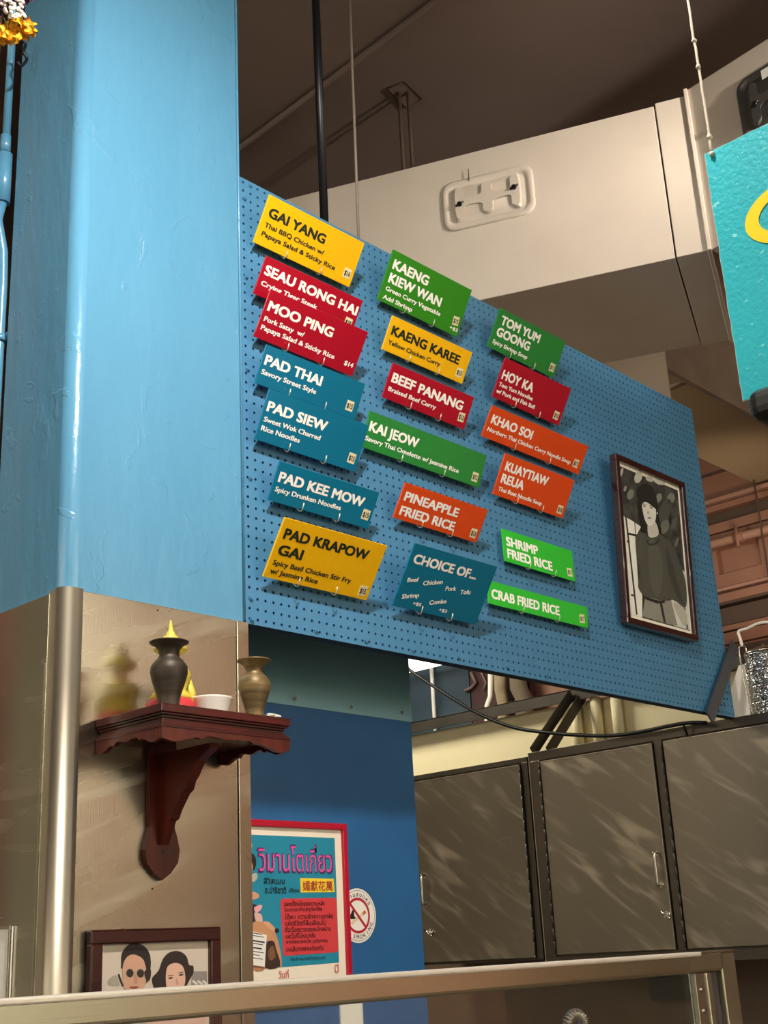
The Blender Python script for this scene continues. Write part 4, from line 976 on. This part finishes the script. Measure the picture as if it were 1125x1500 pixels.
# yellow ring letter
cl = pt.uv(1092, 331); cc_ = (cl[0]+.078, cl[1]-.004)
bm = nbm(); n = 48; a_ = []; b2 = []
for k in range(n):
    t = 2*PI*k/n; a_.append(bm.verts.new(pt.P(cc_[0]+.078*math.cos(t), cc_[1]+.050*math.sin(t), .0022))); b2.append(bm.verts.new(pt.P(cc_[0]+.056*math.cos(t), cc_[1]+.033*math.sin(t), .0022)))
for k in range(n): bm.faces.new((a_[k], a_[(k+1) % n], b2[(k+1) % n], b2[k]))
obj('lettering', bm, M['yellow_letter'], tsn)
hole = pt.uv(1045, 230); sy = -hole[0]
def knots(y, name, label):
    bm = nbm(); pts = []
    z = E+hole[1]
    while z < ZC: pts.append((TSX-.003+random.uniform(-.0008, .0008), y+random.uniform(-.0008, .0008), z)); z += .02
    pts.append((TSX-.003, y, ZC)); tube(bm, pts, .0022, 8)
    s = obj(name, bm, M['string']); tag(s, label, 'string', 'strings holding the turquoise sign')
    for zz in (.004, .035, .165, .215, .30, .42):
        bm = nbm(); bmesh.ops.create_icosphere(bm, subdivisions=2, radius=.0042)
        for v in bm.verts: v.co = v.co*random.uniform(.85, 1.2)+Vector((TSX-.003, y, E+hole[1]+zz))
        obj('knot', bm, M['string'], s, True)
    return s
knots(sy, 'hanging_string', 'knotted white string holding the near corner of the turquoise sign')
bm = nbm(); box(bm, TSX-.035, TSX+.035, .2, .722, E+.678, E+.7235, .016, 3)
tag(obj('black_lamp_housing', bm, M['black']), 'black rounded housing just under the turquoise sign', 'lamp')

# =================================================================== PIPES AND GARLAND AT FAR LEFT
pm = M['col_blue']
PYp = 2.50
def pp_(x, y): return at(x, y, Y=PYp)
tp = pp_(17, 60)
bpipe = thing('blue_pipe', (tp.x, PYp, E+.5), 'blue painted conduit pipe running up beside the column', 'pipe')
obj('pipe', tube(nbm(), [(1.412, PYp, ZC), (1.412, PYp, pp_(12, 215).z)], .0105, 12), pm, bpipe)
obj('coupling', tube(nbm(), [(1.411, PYp, pp_(10, 200).z), (1.411, PYp, pp_(10, 225).z)], .0135, 12), pm, bpipe)
obj('coupling', tube(nbm(), [(1.411, PYp, pp_(10, 228).z), (1.411, PYp, pp_(8, 300).z)], .0195, 12), pm, bpipe)
obj('pipe', tube(nbm(), [(1.411, PYp, pp_(8, 296).z), (1.400, PYp, pp_(3, 325).z), (1.420, PYp, pp_(5, 370).z), (1.424, PYp, pp_(5, 420).z), (1.424, PYp, pp_(4, 600).z), (1.424, PYp, E+.2)], .013, 12), pm, bpipe)
obj('pipe_clip', tube(nbm(), [(1.424, PYp, pp_(4, 503).z), (1.424, PYp, pp_(4, 494).z)], .019, 12), pm, bpipe)
obj('clip_screw', tube(nbm(), [(1.43, PYp-.02, pp_(10, 497).z), (1.462, PYp-.045, pp_(10, 497).z)], .007, 8), pm, bpipe)
struct('trim_3', box(nbm(), 1.30, 1.50, 2.56, 2.62, 0, ZC), mat('brown_back_board', '#6d4a3a', .7, var=.2), 'brown boarding glimpsed left of the blue pipe', cat='trim')

ga = thing('flower_garland', at(18, 40, Y=2.0), 'hanging garland of yellow flowers and white jasmine buds in the top left corner', 'garland')
mari = mat('marigold_petals', '#e0a20e', .7, var=.25, vscale=60, bump=.3, bscale=90)
purp = mat('purple_petals', '#4a2742', .7, var=.25, vscale=50); jas = mat('jasmine_white', '#efe9d8', .6); leafm = mat('leaf_green', '#5f7a33', .6)
def flower(c, r, m, nm, n=34):
    bm = nbm()
    for k in range(n):
        ph = math.acos(1-2*(k+.5)/n); th = k*2.4; d = Vector((math.sin(ph)*math.cos(th), math.sin(ph)*math.sin(th), math.cos(ph)))
        t1 = d.orthogonal().normalized(); t2 = d.cross(t1); a0 = random.uniform(0, 6.28)
        t1, t2 = t1*math.cos(a0)+t2*math.sin(a0), t2*math.cos(a0)-t1*math.sin(a0)
        L = r*random.uniform(.85, 1.12); wq = r*.34
        p = [c+d*L*.35, c+d*L*.75+t1*wq, c+d*L+t1*wq*.5+t2*wq*.5, c+d*L-t1*wq*.5+t2*wq*.6, c+d*L*.75-t1*wq]
        bm.faces.new([bm.verts.new(q) for q in p])
    bmesh.ops.create_icosphere(bm, subdivisions=2, radius=r*.72, matrix=Matrix.Translation(c))
    return obj(nm, bm, m, ga)
for x, y, r in ((38, 42, .024), (14, 52, .024), (-8, 48, .024), (22, 34, .017)): flower(at(x, y, Y=2.0+random.uniform(-.01, .02)), r, mari, 'marigold')
for x, y, r in ((-4, 6, .022), (40, -8, .018), (14, -12, .024), (32, 4, .012)): flower(at(x, y, Y=2.02), r, purp, 'purple_flower')
bm = nbm()
for k in range(26):
    p = at(random.uniform(4, 34), random.uniform(-6, 26), Y=1.985+random.uniform(-.012, .012)); d = Vector((random.uniform(-1, 1), random.uniform(-1, .2), random.uniform(-1.4, .2))).normalized()
    tube(bm, [p, p+d*.006, p+d*.012, p+d*.015], [.0018, .0042, .0036, .0008], 6)
tag(obj('jasmine_buds', bm, jas, ga), kind='stuff')
bm = nbm()
for k in range(10):
    p = at(random.uniform(2, 32), random.uniform(18, 34), Y=1.99); d = Vector((random.uniform(-1, 1), random.uniform(-.6, .2), random.uniform(-1, .3))).normalized(); s = d.orthogonal().normalized()
    bm.faces.new([bm.verts.new(q) for q in (p, p+d*.012+s*.005, p+d*.024, p+d*.012-s*.005)])
tag(obj('leaves', bm, leafm, ga), kind='stuff')
p0 = at(16, -10, Y=2.0)
obj('string', tube(nbm(), [p0, (p0.x, p0.y, ZC)], .0015, 6), M['string'], ga)
p1 = pp_(5, 105)
tag(obj('iron_bracket', tube(nbm(), crom([tuple(pp_(x, y)+Vector((0, -.1, 0))) for x, y in ((-4, 82), (6, 92), (3, 104), (8, 114), (0, 124), (-6, 118))], 4, False), .004, 8), M['rod']), 'small dark scrolled ironwork below the garland', 'ironwork')

# =================================================================== GLASS COUNTER GUARD (nearest thing)
RY = 1.30
zt = E-.025; rl = thing('sneeze_guard', (1.4, RY, E-.6), 'steel framed glass counter guard running across the foreground', 'counter guard')
obj('top_rail', box(nbm(), .3, 2.345, RY, RY+.036, zt-.036, zt, .006, 3), M['steel_rail'], rl)
obj('rail_highlight', box(nbm(), .3, 2.262, RY-.0015, RY+.037, zt-.0075, zt+.001, .003, 3), M['edge_soft'], rl)  # pale strip added as the highlight along the rail top
obj('end_cap', box(nbm(), 2.262, 2.392, RY-.001, RY+.037, zt-.0025, zt+.0012, .001), M['edge'], rl)
obj('post', box(nbm(), 2.334, 2.390, RY, RY+.04, 0.6, zt-.003, .003), M['steel_rail'], rl)
obj('inner_stile', box(nbm(), 2.268, 2.288, RY-.002, RY+.034, 0.6, zt-.0365, .003), M['steel_rail'], rl)
obj('door_gap', box(nbm(), 2.289, 2.333, RY+.012, RY+.03, 0.6, zt-.0365), mat('gap_dark', '#4a4344', .6), rl)  # dark filler in the gap between stile and post
obj('glass_channel', box(nbm(), 2.232, 2.267, RY+.001, RY+.010, 0.6, zt-.0365, .001), M['edge'], rl)
for z in (zt-.066, zt-.103):
    obj('screw', prism(nbm(), Pl((2.252, RY+.001, z), (1, 0, 0), (0, 0, 1)), ell((0, 0), .0055, .0055, 10), 0, .003), M['chrome'], rl)
obj('glass_pane', box(nbm(), .3, 2.232, RY+.012, RY+.018, .6, zt-.035), M['glass'], rl)
# pre-rinse faucet spring and wall bits seen through the glass
cs = at(842, 1500, Y=1.9); bm = nbm(); pts = []
for k in range(0, 12*14):
    t = k/(12*14-1); ang = PI*(1-t); R_ = .035; cx_ = cs.x+R_*math.cos(ang); czz = cs.z-.006+R_*math.sin(ang)*.8
    nx, nz = math.cos(ang), math.sin(ang); th = 2*PI*k/12
    pts.append((cx_+nx*.011*math.cos(th), 1.9+.011*math.sin(th), czz+nz*.011*math.cos(th)))
tube(bm, pts, .0022, 6)
sp = tag(obj('faucet_spring', bm, M['chrome']), 'coiled steel faucet spring seen through the counter glass', 'faucet')
for s in (-1, 1):
    obj('faucet_pipe', tube(nbm(), [(cs.x+s*.035, 1.9, cs.z-.0), (cs.x+s*.035, 1.9, cs.z-.35 if s > 0 else cs.z-.2)], .008, 10), M['chrome'], sp)
a = at(495, 1467, Y=PY); b_ = at(527, 1467, Y=PY)
tag(obj('switch_plate', box(nbm(), a.x, b_.x, PY-.008, PY-.0003, E-.26, a.z, .002), M['white_plastic']), 'white plate on the blue wall seen through the counter glass', 'switch')
a = at(935, 1428, X=4.5); b_ = at(1012, 1462, X=4.5)
tag(obj('dark_wall_panel', box(nbm(), 4.56, 4.62, min(a.y, b_.y), max(a.y, b_.y), min(a.z, b_.z)-.01, max(a.z, b_.z)-.01, .003), mat('panel_dark', '#2c3130', .5)), 'dark rectangular vent on the kitchen wall behind the glass', 'panel')  # dark panel added for the rectangle showing in the glass
